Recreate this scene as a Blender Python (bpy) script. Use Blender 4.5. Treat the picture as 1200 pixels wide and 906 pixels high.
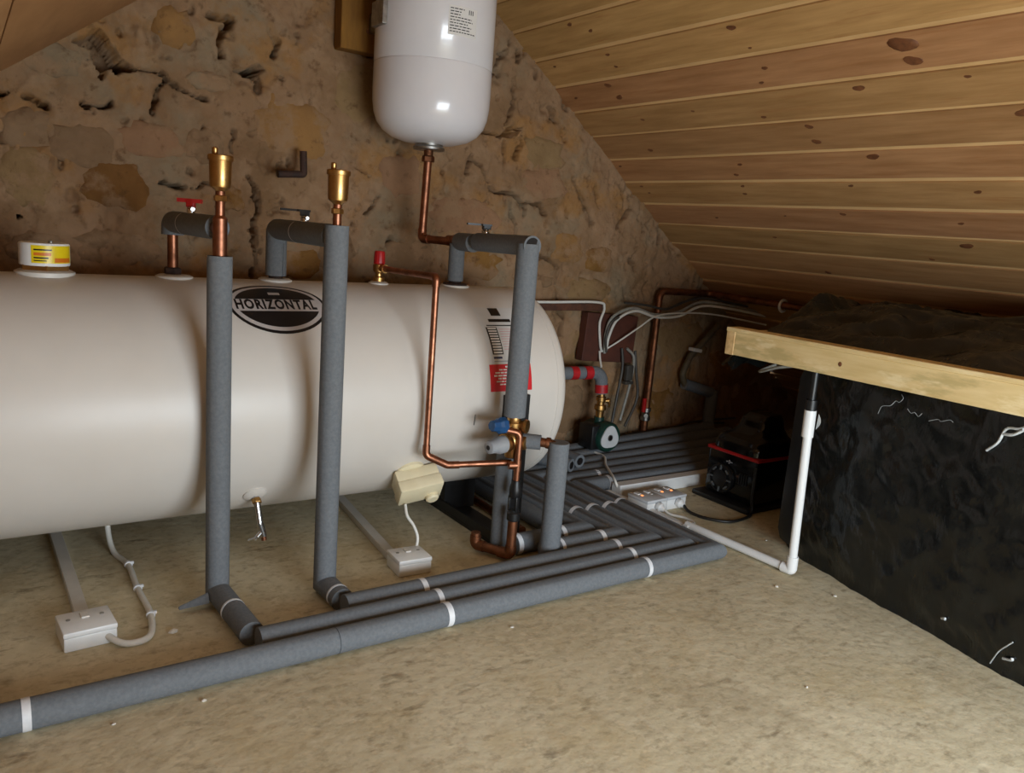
import bpy, bmesh, math, random
import numpy as np
from mathutils import Vector, Matrix

random.seed(7)
for o in list(bpy.data.objects):
    bpy.data.objects.remove(o)
scene = bpy.context.scene
COL = scene.collection

# ------------------------------------------------------------------ camera
YAW, PITCH, ROLL = math.radians(35.2), math.radians(10.98), math.radians(4.53)
FOCAL_PX = 930.0
fwd = Vector((math.cos(PITCH) * math.sin(YAW), math.cos(PITCH) * math.cos(YAW), -math.sin(PITCH)))
rt0 = Vector((math.cos(YAW), -math.sin(YAW), 0))
up0 = rt0.cross(fwd)
right = rt0 * math.cos(ROLL) + up0 * math.sin(ROLL)
up = up0 * math.cos(ROLL) - rt0 * math.sin(ROLL)
cam_data = bpy.data.cameras.new('camera')
cam_data.sensor_width = 36.0
cam_data.lens = FOCAL_PX / 1200.0 * 36.0
cam_data.clip_start = 0.02
cam = bpy.data.objects.new('camera', cam_data)
COL.objects.link(cam)
rot = Matrix((right, up, -fwd)).transposed()
cam.matrix_world = Matrix.Translation((0, 0, 0.8)) @ rot.to_4x4()
scene.camera = cam

# ------------------------------------------------------------------ light
world = bpy.data.worlds.new('world')
scene.world = world
world.use_nodes = True
bg = world.node_tree.nodes['Background']
bg.inputs['Color'].default_value = (0.75, 0.87, 1.0, 1)
bg.inputs['Strength'].default_value = 1.0

def area(name, loc, target, sx, sy, power, color):
    l = bpy.data.lights.new(name, 'AREA')
    l.shape = 'RECTANGLE'
    l.size, l.size_y = sx, sy
    l.energy = power
    l.color = color
    o = bpy.data.objects.new(name, l)
    COL.objects.link(o)
    o.location = loc
    o.rotation_euler = (Vector(target) - Vector(loc)).to_track_quat('-Z', 'Y').to_euler()
    return o

FRONT_Y = -0.75
# daylight through the low doorway in the gable behind the camera
area('doorway_daylight', (0.84, FRONT_Y + 0.02, 0.43), (1.26, 0.45, -0.22), 1.10, 0.70, 48.0, (0.84, 0.93, 1.0))
# warm globe lamp added out of view to warm the left side
fill = bpy.data.lights.new('added_warm_light', 'POINT')
fill.energy = 1.3
fill.color = (1.0, 0.70, 0.42)
fill.shadow_soft_size = 0.09
fill_o = bpy.data.objects.new('added_warm_light', fill)
COL.objects.link(fill_o)
fill_o.location = (-0.10, -0.45, 0.70)
scene.view_settings.view_transform = 'Standard'
scene.view_settings.look = 'None'
scene.view_settings.gamma = 1.0
scene.view_settings.use_curve_mapping = False
scene.view_settings.exposure = 0.0

# ------------------------------------------------------------------ materials
def srgb(r, g, b):
    f = lambda c: (c / 255.0 / 12.92) if c / 255.0 <= 0.04045 else ((c / 255.0 + 0.055) / 1.055) ** 2.4
    return (f(r), f(g), f(b), 1.0)

def mat(name, col, rough=0.5, metal=0.0, col2=None, scale=20.0, detail=4.0, stretch=(1, 1, 1), contrast=(0.35, 0.65),
        bump=0.0, bump_scale=None, bump_dist=0.002, coat=0.0, spec=0.5, emit=None, rough2=None):
    m = bpy.data.materials.new(name)
    m.use_nodes = True
    nt = m.node_tree
    N, L = nt.nodes, nt.links
    b = N['Principled BSDF']
    b.inputs['Base Color'].default_value = col
    b.inputs['Roughness'].default_value = rough
    b.inputs['Metallic'].default_value = metal
    b.inputs['Specular IOR Level'].default_value = spec
    b.inputs['Coat Weight'].default_value = coat
    if emit:
        b.inputs['Emission Color'].default_value = emit[0]
        b.inputs['Emission Strength'].default_value = emit[1]
    if col2 or bump:
        tc = N.new('ShaderNodeTexCoord')
        mp = N.new('ShaderNodeMapping')
        mp.inputs['Scale'].default_value = stretch
        L.new(tc.outputs['Object'], mp.inputs['Vector'])
    if col2:
        n = N.new('ShaderNodeTexNoise')
        n.inputs['Scale'].default_value = scale
        n.inputs['Detail'].default_value = detail
        n.inputs['Roughness'].default_value = 0.6
        L.new(mp.outputs['Vector'], n.inputs['Vector'])
        r = N.new('ShaderNodeMapRange')
        r.inputs['From Min'].default_value, r.inputs['From Max'].default_value = contrast
        L.new(n.outputs['Fac'], r.inputs['Value'])
        mx = N.new('ShaderNodeMix')
        mx.data_type = 'RGBA'
        mx.inputs[6].default_value = col
        mx.inputs[7].default_value = col2
        L.new(r.outputs['Result'], mx.inputs['Factor'])
        L.new(mx.outputs[2], b.inputs['Base Color'])
        if rough2 is not None:
            rr = N.new('ShaderNodeMapRange')
            rr.inputs['To Min'].default_value, rr.inputs['To Max'].default_value = rough, rough2
            L.new(r.outputs['Result'], rr.inputs['Value'])
            L.new(rr.outputs['Result'], b.inputs['Roughness'])
    if bump:
        n2 = N.new('ShaderNodeTexNoise')
        n2.inputs['Scale'].default_value = bump_scale or scale
        n2.inputs['Detail'].default_value = 6
        L.new(mp.outputs['Vector'], n2.inputs['Vector'])
        bp = N.new('ShaderNodeBump')
        bp.inputs['Strength'].default_value = bump
        bp.inputs['Distance'].default_value = bump_dist
        L.new(n2.outputs['Fac'], bp.inputs['Height'])
        L.new(bp.outputs['Normal'], b.inputs['Normal'])
    return m

def mix_layers(m, layers):
    """layers of extra colour: (colour, scale, low, high, stretch) each masked by noise"""
    nt = m.node_tree
    N, L = nt.nodes, nt.links
    b = N['Principled BSDF']
    tc = N.new('ShaderNodeTexCoord')
    for i, (c, sc, lo, hi, stx, amt) in enumerate(layers):
        mp = N.new('ShaderNodeMapping')
        mp.inputs['Scale'].default_value = stx
        mp.inputs['Location'].default_value = (3.1 * i + 1.7, 7.3 * i, 1.9 * i)
        L.new(tc.outputs['Object'], mp.inputs['Vector'])
        n = N.new('ShaderNodeTexNoise')
        n.inputs['Scale'].default_value = sc
        n.inputs['Detail'].default_value = 7
        n.inputs['Roughness'].default_value = 0.62
        L.new(mp.outputs['Vector'], n.inputs['Vector'])
        r = N.new('ShaderNodeMapRange')
        r.inputs['From Min'].default_value, r.inputs['From Max'].default_value = lo, hi
        r.inputs['To Max'].default_value = amt
        L.new(n.outputs['Fac'], r.inputs['Value'])
        mx = N.new('ShaderNodeMix')
        mx.data_type = 'RGBA'
        mx.inputs[7].default_value = c
        L.new(r.outputs['Result'], mx.inputs['Factor'])
        src = b.inputs['Base Color'].links
        if src:
            L.new(src[0].from_socket, mx.inputs[6])
        else:
            mx.inputs[6].default_value = b.inputs['Base Color'].default_value
        L.new(mx.outputs[2], b.inputs['Base Color'])
    return m

M = {}
M['mortar'] = mix_layers(mat('mortar', srgb(148, 118, 90), 0.95, col2=srgb(126, 98, 70), scale=5, detail=8, contrast=(0.35, 0.65), bump=0.8, bump_scale=55, bump_dist=0.006, spec=0.12),
    [(srgb(134, 120, 98), 3.1, 0.5, 0.62, (1, 1, 1), 0.8), (srgb(148, 108, 64), 3.7, 0.53, 0.62, (1, 1, 1), 0.8), (srgb(160, 132, 104), 16, 0.5, 0.7, (1, 1, 1), 0.55), (srgb(88, 62, 40), 34, 0.58, 0.70, (1, 1, 1), 0.6)])
stone_cols = [((124, 88, 50), (106, 74, 40)), ((136, 100, 54), (116, 82, 44)), ((150, 112, 68), (136, 102, 64)), ((142, 116, 82), (128, 102, 70)),
              ((136, 118, 94), (120, 102, 80)), ((136, 110, 84), (122, 96, 70)), ((148, 114, 86), (134, 102, 76))]
for i, (a, b_) in enumerate(stone_cols):
    M['stone%d' % i] = mix_layers(mat('stone_%d' % i, srgb(*a), 0.95, col2=srgb(*b_), scale=9, detail=8, bump=0.8, bump_scale=55, bump_dist=0.006, spec=0.12),
        [(srgb(146, 117, 89), 7, 0.50, 0.58, (1, 1, 1), 0.85), (srgb(88, 62, 40), 34, 0.58, 0.70, (1, 1, 1), 0.6)])
M['concrete'] = mix_layers(mat('concrete', srgb(218, 208, 178), 0.88, col2=srgb(194, 181, 148), scale=3.5, detail=9, contrast=(0.3, 0.7), bump=0.5, bump_scale=38, bump_dist=0.004, spec=0.25),
    [(srgb(220, 208, 180), 45, 0.5, 0.70, (1, 1, 1), 0.7), (srgb(134, 114, 82), 2.6, 0.54, 0.74, (1.6, 0.8, 1), 0.6), (srgb(110, 92, 66), 12, 0.60, 0.72, (1, 2.4, 1), 0.65), (srgb(150, 134, 106), 55, 0.50, 0.68, (1, 1.2, 1), 0.5), (srgb(196, 176, 132), 5, 0.52, 0.7, (1, 1, 1), 0.5)])

def wood_mat(name, c1, c2, stretch, rnd=True, rough=0.6):
    m = mat(name, c1, rough, col2=c2, scale=9, detail=6, stretch=stretch, contrast=(0.3, 0.7), bump=0.12, bump_scale=30, bump_dist=0.001, spec=0.3)
    nt = m.node_tree
    N, L = nt.nodes, nt.links
    b = N['Principled BSDF']
    if rnd:
        oi = N.new('ShaderNodeObjectInfo')
        hs = N.new('ShaderNodeHueSaturation')
        r = N.new('ShaderNodeMapRange')
        r.inputs['To Min'].default_value, r.inputs['To Max'].default_value = 0.84, 1.12
        L.new(oi.outputs['Random'], r.inputs['Value'])
        L.new(r.outputs['Result'], hs.inputs['Value'])
        r2 = N.new('ShaderNodeMapRange')
        r2.inputs['To Min'].default_value, r2.inputs['To Max'].default_value = 0.49, 0.51
        mul = N.new('ShaderNodeMath')
        mul.operation = 'FRACT'
        m3 = N.new('ShaderNodeMath')
        m3.operation = 'MULTIPLY'
        m3.inputs[1].default_value = 7.31
        L.new(oi.outputs['Random'], m3.inputs[0])
        L.new(m3.outputs[0], mul.inputs[0])
        L.new(mul.outputs[0], r2.inputs['Value'])
        L.new(r2.outputs['Result'], hs.inputs['Hue'])
        L.new(b.inputs['Base Color'].links[0].from_socket, hs.inputs['Color'])
        L.new(hs.outputs['Color'], b.inputs['Base Color'])
    return m

M['pine'] = wood_mat('pine_boards', srgb(186, 142, 94), srgb(156, 114, 70), (5, 0.45, 5))
mix_layers(M['pine'], [(srgb(150, 96, 52), 14, 0.56, 0.74, (5, 0.35, 5), 0.55)])
M['lit_lip'] = wood_mat('pine_lit_lip', srgb(216, 178, 124), srgb(194, 154, 102), (5, 0.45, 5), rnd=False)  # paler pine painting in the daylight on the board lips
M['tan_panel'] = mat('tan_lining', srgb(176, 132, 86), 0.7, col2=srgb(158, 114, 70), scale=4, stretch=(3, 0.6, 3))
M['old_pipe'] = mat('olive_painted_pipe', srgb(96, 86, 62), 0.6, col2=srgb(74, 62, 44), scale=30)
M['knot'] = mat('pine_knot', srgb(122, 76, 44), 0.6, col2=srgb(98, 58, 32), scale=60)
M['beam'] = mix_layers(wood_mat('sawn_timber', srgb(226, 202, 150), srgb(206, 178, 122), (6, 0.8, 6), rnd=False), [(srgb(180, 160, 108), 5, 0.54, 0.62, (4, 1, 4), 0.7), (srgb(238, 220, 176), 9, 0.55, 0.65, (4, 1, 4), 0.6)])
M['beam_end'] = mat('timber_end_grain', srgb(222, 190, 136), 0.7, col2=srgb(196, 158, 104), scale=60)
M['old_wood'] = wood_mat('old_wood', srgb(140, 98, 38), srgb(108, 72, 28), (6, 6, 1.0), rnd=False, rough=0.8)
M['brown_board'] = mat('brown_painted_board', srgb(88, 44, 28), 0.7, col2=srgb(70, 34, 22), scale=20)
M['rust'] = mat('rusty_iron', srgb(92, 54, 34), 0.8, col2=srgb(66, 38, 26), scale=40, bump=0.3, bump_scale=120)
M['dark_iron'] = mat('dark_rusted_iron', srgb(58, 34, 22), 0.8, col2=srgb(38, 24, 18), scale=60, bump=0.3, bump_scale=120)
M['enamel'] = mat('white_tank_enamel', srgb(212, 206, 198), 0.40, col2=srgb(206, 199, 190), scale=3, spec=0.45, bump=0.04, bump_scale=5, bump_dist=0.01)
M['vessel'] = mat('white_vessel_paint', srgb(226, 224, 226), 0.22, col2=srgb(220, 217, 220), scale=4, coat=0.3)
M['foam'] = mat('grey_pipe_foam', srgb(112, 116, 120), 0.8, col2=srgb(102, 106, 110), scale=160, detail=3, bump=0.25, bump_scale=260, bump_dist=0.0012, spec=0.25)
M['foam_cut'] = mat('cut_foam_edge', srgb(72, 75, 79), 0.95, col2=srgb(58, 60, 64), scale=120)
M['tape'] = mat('white_tape', srgb(224, 226, 228), 0.5, col2=srgb(206, 208, 212), scale=40)
M['copper'] = mat('copper', srgb(168, 114, 88), 0.36, 1.0, col2=srgb(116, 74, 54), scale=26, contrast=(0.35, 0.7), rough2=0.5)
M['copper_old'] = mat('dull_copper', srgb(150, 98, 70), 0.45, 1.0, col2=srgb(100, 66, 46), scale=24, rough2=0.65)
M['brass'] = mat('brass', srgb(196, 156, 98), 0.32, 1.0, col2=srgb(166, 126, 74), scale=30, rough2=0.45)
M['chrome'] = mat('chrome', srgb(226, 226, 226), 0.22, 1.0, col2=srgb(200, 200, 204), scale=20)
M['zinc'] = mat('zinc_ring', srgb(176, 174, 170), 0.4, 1.0, col2=srgb(140, 138, 132), scale=50)
M['red_plastic'] = mat('red_plastic', srgb(178, 26, 28), 0.4, col2=srgb(164, 20, 24), scale=30)
M['red_tape'] = mat('red_tape', srgb(190, 30, 36), 0.5, col2=srgb(166, 22, 30), scale=30)
M['blue_plastic'] = mat('blue_plastic', srgb(34, 82, 130), 0.35, col2=srgb(28, 70, 114), scale=30)
M['grey_plastic'] = mat('grey_plastic', srgb(150, 153, 156), 0.5, col2=srgb(140, 142, 146), scale=30)
M['black_plastic'] = mat('black_plastic', srgb(24, 24, 25), 0.4, col2=srgb(18, 18, 19), scale=30)
M['black_gloss'] = mat('black_gloss_plastic', srgb(14, 14, 15), 0.12, col2=srgb(10, 10, 11), scale=30)
M['black_steel'] = mat('black_painted_steel', srgb(30, 31, 32), 0.42, col2=srgb(22, 22, 23), scale=30)
M['grey_steel'] = mat('grey_painted_steel', srgb(92, 96, 98), 0.5, col2=srgb(82, 86, 88), scale=40)
M['white_plastic'] = mat('white_plastic', srgb(232, 233, 232), 0.38, col2=srgb(226, 227, 226), scale=20)
M['trunking'] = mat('off_white_trunking', srgb(214, 210, 202), 0.45, col2=srgb(204, 200, 192), scale=20)
M['cream'] = mat('cream_plastic', srgb(226, 214, 180), 0.42, col2=srgb(218, 205, 170), scale=20)
M['white_cable'] = mat('white_cable', srgb(222, 220, 212), 0.45, col2=srgb(212, 210, 202), scale=40)
M['grey_cable'] = mat('grey_cable', srgb(150, 148, 140), 0.5, col2=srgb(128, 126, 118), scale=40)
M['dark_cable'] = mat('dark_cable', srgb(70, 66, 60), 0.5, col2=srgb(56, 52, 48), scale=40)
M['black_cable'] = mat('black_cable', srgb(30, 28, 26), 0.45, col2=srgb(22, 20, 20), scale=40)
M['pump_green'] = mat('dark_green_casting', srgb(22, 56, 46), 0.4, col2=srgb(16, 46, 38), scale=40)
M['pump_face'] = mat('silver_label', srgb(206, 208, 208), 0.35, col2=srgb(196, 198, 198), scale=30)
M['poly'] = mat('black_polythene', srgb(14, 15, 14), 0.2, col2=srgb(24, 25, 23), scale=7, contrast=(0.4, 0.75), bump=0.55, bump_scale=14, bump_dist=0.014, stretch=(1, 1.6, 0.7), rough2=0.34, spec=0.5)
M['film'] = mat('clear_film_scrap', srgb(196, 200, 200), 0.25, col2=srgb(160, 164, 164), scale=40)
M['black_print'] = mat('black_print', srgb(20, 17, 17), 0.4, col2=srgb(26, 22, 22), scale=20)
M['silver_print'] = mat('silver_print', srgb(190, 182, 178), 0.4, col2=srgb(182, 174, 170), scale=20)
M['sticker'] = mat('grey_sticker', srgb(206, 205, 202), 0.4, col2=srgb(200, 199, 196), scale=20)
M['sticker_white'] = mat('white_sticker', srgb(232, 230, 226), 0.4, col2=srgb(226, 224, 220), scale=20)
M['sticker_red'] = mat('red_sticker', srgb(206, 32, 42), 0.35, col2=srgb(198, 28, 38), scale=20)
M['sticker_yellow'] = mat('yellow_sticker', srgb(232, 206, 28), 0.35, col2=srgb(226, 198, 22), scale=20)
M['orange_print'] = mat('orange_print', srgb(214, 120, 30), 0.4, col2=srgb(206, 112, 26), scale=20)
M['pink_print'] = mat('pink_print', srgb(206, 150, 150), 0.4, col2=srgb(200, 144, 144), scale=20)
M['blue_print'] = mat('blue_print', srgb(40, 48, 84), 0.4, col2=srgb(36, 44, 78), scale=20)
M['neon'] = mat('lit_neon', srgb(255, 120, 60), 0.4, col2=srgb(255, 110, 50), scale=20, emit=((1.0, 0.32, 0.1, 1), 1.6))
M['white_wall'] = mat('plaster', srgb(150, 122, 92), 0.9, col2=srgb(140, 112, 84), scale=5)
M['chip'] = mat('white_chip', srgb(226, 222, 212), 0.7, col2=srgb(210, 205, 196), scale=90)
M['socket_grey'] = mat('pale_grey_plastic', srgb(206, 208, 210), 0.4, col2=srgb(198, 200, 202), scale=20)

# ------------------------------------------------------------------ mesh helpers
ORIGIN = {}

def V3(p):
    return Vector((float(p[0]), float(p[1]), float(p[2])))

def fillet(pts, rad, n=6):
    pts = [V3(p) for p in pts]
    if rad <= 0 or len(pts) < 3:
        return pts
    out = [pts[0]]
    for i in range(1, len(pts) - 1):
        a, b, c = pts[i - 1], pts[i], pts[i + 1]
        d1, d2 = (a - b), (c - b)
        l1, l2 = d1.length, d2.length
        d1.normalize(); d2.normalize()
        ang = d1.angle(d2)
        if ang > math.pi - 0.02:
            continue
        t = min(rad / math.tan(ang / 2), l1 * 0.48, l2 * 0.48)
        r = t * math.tan(ang / 2)
        cen = b + (d1 + d2).normalized() * (r / math.sin(ang / 2))
        p1, p2 = b + d1 * t, b + d2 * t
        v1, v2 = p1 - cen, p2 - cen
        tot = v1.angle(v2)
        ax = v1.cross(v2).normalized()
        for k in range(n + 1):
            out.append(cen + Matrix.Rotation(tot * k / n, 3, ax) @ v1)
    out.append(pts[-1])
    return out

def smooth_path(pts, n=6):
    """Catmull-Rom through the points"""
    P = [V3(p) for p in pts]
    P = [P[0] * 2 - P[1]] + P + [P[-1] * 2 - P[-2]]
    out = []
    for i in range(1, len(P) - 2):
        a, b, c, d = P[i - 1], P[i], P[i + 1], P[i + 2]
        for k in range(n):
            t = k / n
            out.append(0.5 * ((2 * b) + (c - a) * t + (2 * a - 5 * b + 4 * c - d) * t * t + (3 * b - a - 3 * c + d) * t ** 3))
    out.append(P[-2])
    return out

def frame(axis):
    z = V3(axis).normalized()
    h = Vector((0, 0, 1)) if abs(z.z) < 0.9 else Vector((1, 0, 0))
    x = h.cross(z).normalized()
    y = z.cross(x)
    return Matrix((x, y, z)).transposed()

class MB:
    def __init__(self):
        self.v, self.f = [], []

    def add(self, vs, fs):
        o = len(self.v)
        self.v += [tuple(p) for p in vs]
        self.f += [tuple(i + o for i in f) for f in fs]
        return self

    def tube(self, path, r, seg=16, bend=0.0, caps=True, nb=6):
        pts = fillet(path, bend, nb)
        q = [pts[0]]
        for p in pts[1:]:
            if (p - q[-1]).length > 1e-5:
                q.append(p)
        pts = q
        t = (pts[1] - pts[0]).normalized()
        u = frame(t).col[0].copy()
        rings = []
        for i, p in enumerate(pts):
            tin = (p - pts[i - 1]).normalized() if i > 0 else (pts[1] - pts[0]).normalized()
            tout = (pts[i + 1] - p).normalized() if i < len(pts) - 1 else tin
            u = (u - tin * u.dot(tin)).normalized()
            w = tin.cross(u)
            b = (tin + tout).normalized()
            rad = r(i / (len(pts) - 1)) if callable(r) else r
            ring = []
            for k in range(seg):
                a = 2 * math.pi * k / seg
                o = (u * math.cos(a) + w * math.sin(a)) * rad
                o = o - tin * (o.dot(b) / max(0.2, tin.dot(b)))
                ring.append(p + o)
            rings.append(ring)
            q_ = tin.rotation_difference(tout)
            u = q_ @ u
        vs = [p for rg in rings for p in rg]
        fs = []
        for i in range(len(rings) - 1):
            for k in range(seg):
                a, b2 = i * seg + k, i * seg + (k + 1) % seg
                fs.append((a, b2, b2 + seg, a + seg))
        if caps:
            fs.append(tuple(range(seg - 1, -1, -1)))
            e = (len(rings) - 1) * seg
            fs.append(tuple(range(e, e + seg)))
        return self.add(vs, fs)

    def lathe(self, prof, origin, axis, seg=24, caps=True):
        """prof: (radius, height along axis) from bottom to top"""
        F = frame(axis)
        o = V3(origin)
        vs, fs = [], []
        for r, h in prof:
            for k in range(seg):
                a = 2 * math.pi * k / seg
                vs.append(o + F @ Vector((r * math.cos(a), r * math.sin(a), h)))
        n = len(prof)
        for i in range(n - 1):
            for k in range(seg):
                a, b = i * seg + k, i * seg + (k + 1) % seg
                fs.append((a, b, b + seg, a + seg))
        if caps:
            fs.append(tuple(range(seg - 1, -1, -1)))
            fs.append(tuple(range((n - 1) * seg, n * seg)))
        return self.add(vs, fs)

    def rbox(self, c, size, bev=0.0, R=None, segs=2):
        bm = bmesh.new()
        bmesh.ops.create_cube(bm, size=1.0)
        bmesh.ops.scale(bm, vec=Vector(size), verts=bm.verts)
        if bev > 0:
            bmesh.ops.bevel(bm, geom=list(bm.edges), offset=bev, segments=segs, affect='EDGES', profile=0.5)
        bm.verts.ensure_lookup_table()
        c = V3(c)
        vs = [(c + (R @ v.co if R else v.co)) for v in bm.verts]
        fs = [[v.index for v in f.verts] for f in bm.faces]
        bm.free()
        return self.add(vs, fs)

    def prism(self, poly, h0, h1, F, o):
        """poly 2D outline extruded along local z of frame F from h0 to h1"""
        n = len(poly)
        o = V3(o)
        vs = [o + F @ Vector((x, y, h0)) for x, y in poly] + [o + F @ Vector((x, y, h1)) for x, y in poly]
        fs = [tuple(range(n - 1, -1, -1)), tuple(range(n, 2 * n))]
        fs += [(i, (i + 1) % n, (i + 1) % n + n, i + n) for i in range(n)]
        return self.add(vs, fs)

    def build(self, name, material, parent=None, smooth=35.0, loc=None):
        v = np.array([tuple(p) for p in self.v], float)
        if parent is not None:
            org = ORIGIN[parent.name]
        elif loc is not None:
            org = np.array(loc, float)
        else:
            org = np.array([(v[:, 0].min() + v[:, 0].max()) / 2, (v[:, 1].min() + v[:, 1].max()) / 2, v[:, 2].min()])
        me = bpy.data.meshes.new(name)
        me.from_pydata((v - org).tolist(), [], self.f)
        me.materials.append(M[material])
        bm = bmesh.new()
        bm.from_mesh(me)
        bmesh.ops.recalc_face_normals(bm, faces=bm.faces)
        bm.to_mesh(me)
        bm.free()
        if smooth:
            me.polygons.foreach_set('use_smooth', [True] * len(me.polygons))
            me.set_sharp_from_angle(angle=math.radians(smooth))
        me.update()
        o = bpy.data.objects.new(name, me)
        COL.objects.link(o)
        if parent is not None:
            o.parent = parent
        else:
            o.location = org
        ORIGIN[o.name] = org
        return o

def tag(o, label=None, cat=None, group=None, kind=None):
    if label: o['label'] = label
    if cat: o['category'] = cat
    if group: o['group'] = group
    if kind: o['kind'] = kind
    return o

def thing(name, loc, label, cat, group=None, kind=None):
    o = bpy.data.objects.new(name, None)
    o.empty_display_size = 0.05
    COL.objects.link(o)
    o.location = loc
    ORIGIN[o.name] = np.array(loc, float)
    return tag(o, label, cat, group, kind)

def sheet(m, fn, nu, nv, closed_u=False):
    """grid surface from fn(i/nu, j/nv)"""
    vs = [fn(i / nu, j / nv) for j in range(nv + 1) for i in range(nu + 1)]
    W = nu + 1
    fs = [(j * W + i, j * W + i + 1, (j + 1) * W + i + 1, (j + 1) * W + i) for j in range(nv) for i in range(nu)]
    return m.add(vs, fs)

# value noise (numpy)
def vnoise(x, y, seed=0):
    xi, yi = np.floor(x).astype(int), np.floor(y).astype(int)
    xf, yf = x - xi, y - yi
    u, w = xf * xf * (3 - 2 * xf), yf * yf * (3 - 2 * yf)
    def h(a, b):
        n = (a * 374761393 + b * 668265263 + seed * 1442695041) & 0x7fffffff
        n = ((n ^ (n >> 13)) * 1274126177) & 0x7fffffff
        return ((n ^ (n >> 16)) & 0xffff) / 65535.0
    return (h(xi, yi) * (1 - u) + h(xi + 1, yi) * u) * (1 - w) + (h(xi, yi + 1) * (1 - u) + h(xi + 1, yi + 1) * u) * w

def fbm(x, y, seed=0, oct=4):
    s, a, t = 0, 1.0, 0
    for k in range(oct):
        s = s + a * (vnoise(x * 2 ** k, y * 2 ** k, seed + k * 17) - 0.5)
        t += a
        a *= 0.5
    return s / t

# ------------------------------------------------------------------ setting
WALL_Y = 2.2
SLOPE = 0.743
def roof_right(x): return 0.682 + SLOPE * (2.42 - x)
def roof_left(x): return 1.06 + SLOPE * (x - 0.093)
APEX_X = (0.682 + SLOPE * 2.42 - 1.06 + SLOPE * 0.093) / (2 * SLOPE)
APEX_Z = roof_right(APEX_X)
EAVE_R, EAVE_L = 2.42 + 0.682 / SLOPE, 0.093 - 1.06 / SLOPE

# floor: gently uneven cast concrete
def floor_pt(u, w):
    x = EAVE_L - 0.1 + u * (EAVE_R - EAVE_L + 0.2)
    y = FRONT_Y - 0.1 + w * (WALL_Y + 0.2 - FRONT_Y)
    return (x, y, 0.0)
fm = MB()
sheet(fm, floor_pt, 8, 8)
x0, x1, y0, y1 = EAVE_L - 0.1, EAVE_R + 0.1, FRONT_Y - 0.1, WALL_Y + 0.1
fm.rbox(((x0 + x1) / 2, (y0 + y1) / 2, -0.051), (x1 - x0, y1 - y0, 0.1), 0)
fo = fm.build('floor', 'concrete', loc=(0, 0, 0), smooth=0)
tag(fo, 'bare beige concrete floor with dark stains', kind='structure')

CRACKS= [[(0.35, 1.128), (0.382, 1.114), (0.44, 1.112), (0.479, 1.085), (0.531, 1.068)], [(0.145, 1.019), (0.165, 1.014), (0.182, 1.0)], [(0.257, 1.015), (0.287, 1.016), (0.324, 1.025)], [(0.442, 1.109), (0.424, 1.07), (0.406, 1.019)], [(0.658, 1.145), (0.668, 1.108)], [(0.546, 1.276), (0.575, 1.278), (0.596, 1.272), (0.592, 1.257)], [(0.58, 1.249), (0.567, 1.212), (0.576, 1.189)], [(0.698, 1.203), (0.722, 1.241)], [(0.608, 1.01), (0.606, 0.977), (0.602, 0.949)], [(0.428, 0.852), (0.479, 0.848), (0.514, 0.845), (0.544, 0.861)], [(0.64, 0.892), (0.656, 0.858), (0.666, 0.819), (0.658, 0.768), (0.661, 0.682), (0.66, 0.624)], [(1.331, 1.119), (1.377, 1.105), (1.435, 1.095), (1.473, 1.12), (1.515, 1.131)], [(1.52, 1.111), (1.52, 1.079), (1.501, 1.034)], [(1.454, 1.076), (1.462, 1.019)], [(1.428, 1.349), (1.409, 1.313), (1.384, 1.271)], [(1.479, 1.359), (1.48, 1.321)], [(1.465, 1.27), (1.476, 1.225), (1.461, 1.176), (1.455, 1.134)], [(1.625, 1.205), (1.643, 1.17)], [(1.671, 1.234), (1.685, 1.209)], [(1.404, 0.938), (1.441, 0.921), (1.491, 0.92), (1.523, 0.914), (1.549, 0.886), (1.55, 0.848)], [(1.493, 0.898), (1.494, 0.86), (1.521, 0.823), (1.523, 0.765)], [(1.556, 0.895), (1.612, 0.894), (1.629, 0.87)], [(1.33, 1.014), (1.37, 0.993), (1.409, 0.955)], [(1.319, 0.962), (1.338, 1.036)], [(1.601, 0.724), (1.652, 0.72), (1.699, 0.696), (1.701, 0.643), (1.727, 0.579), (1.742, 0.518), (1.742, 0.418)], [(1.74, 0.988), (1.802, 0.913), (1.845, 0.852)], [(2.027, 0.922), (1.999, 0.884), (1.962, 0.851)], [(2.181, 0.85), (2.174, 0.786), (2.167, 0.715)], [(1.853, 0.941), (1.841, 0.98)], [(1.958, 1.0), (1.975, 0.963)], [(0.091, 1.01), (0.107, 1.02)], [(0.954, 0.95), (0.994, 0.931)], [(0.986, 0.821), (1.024, 0.868)], [(2.046, 0.732), (2.072, 0.702)], [(1.714, 0.891), (1.725, 0.861)], [(0.94, 1.26), (0.992, 1.258)]]
HOLES= [[(0.236, 1.153), (0.287, 1.193), (0.31, 1.167), (0.354, 1.129), (0.372, 1.113), (0.338, 1.095), (0.316, 1.111), (0.305, 1.094), (0.292, 1.072), (0.284, 1.117), (0.26, 1.146)], [(0.602, 1.156), (0.641, 1.159), (0.662, 1.175), (0.689, 1.163), (0.658, 1.149), (0.65, 1.133), (0.623, 1.139)], [(0.708, 1.153), (0.733, 1.151), (0.724, 1.139)], [(1.46, 1.119), (1.512, 1.126), (1.488, 1.096), (1.449, 1.091)], [(1.397, 0.943), (1.424, 0.935), (1.412, 0.918)], [(1.403, 1.345), (1.432, 1.347), (1.423, 1.333)], [(0.114, 0.75), (0.124, 0.747), (0.121, 0.735)], [(0.594, 1.282), (0.605, 1.272), (0.594, 1.258)]]
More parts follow.
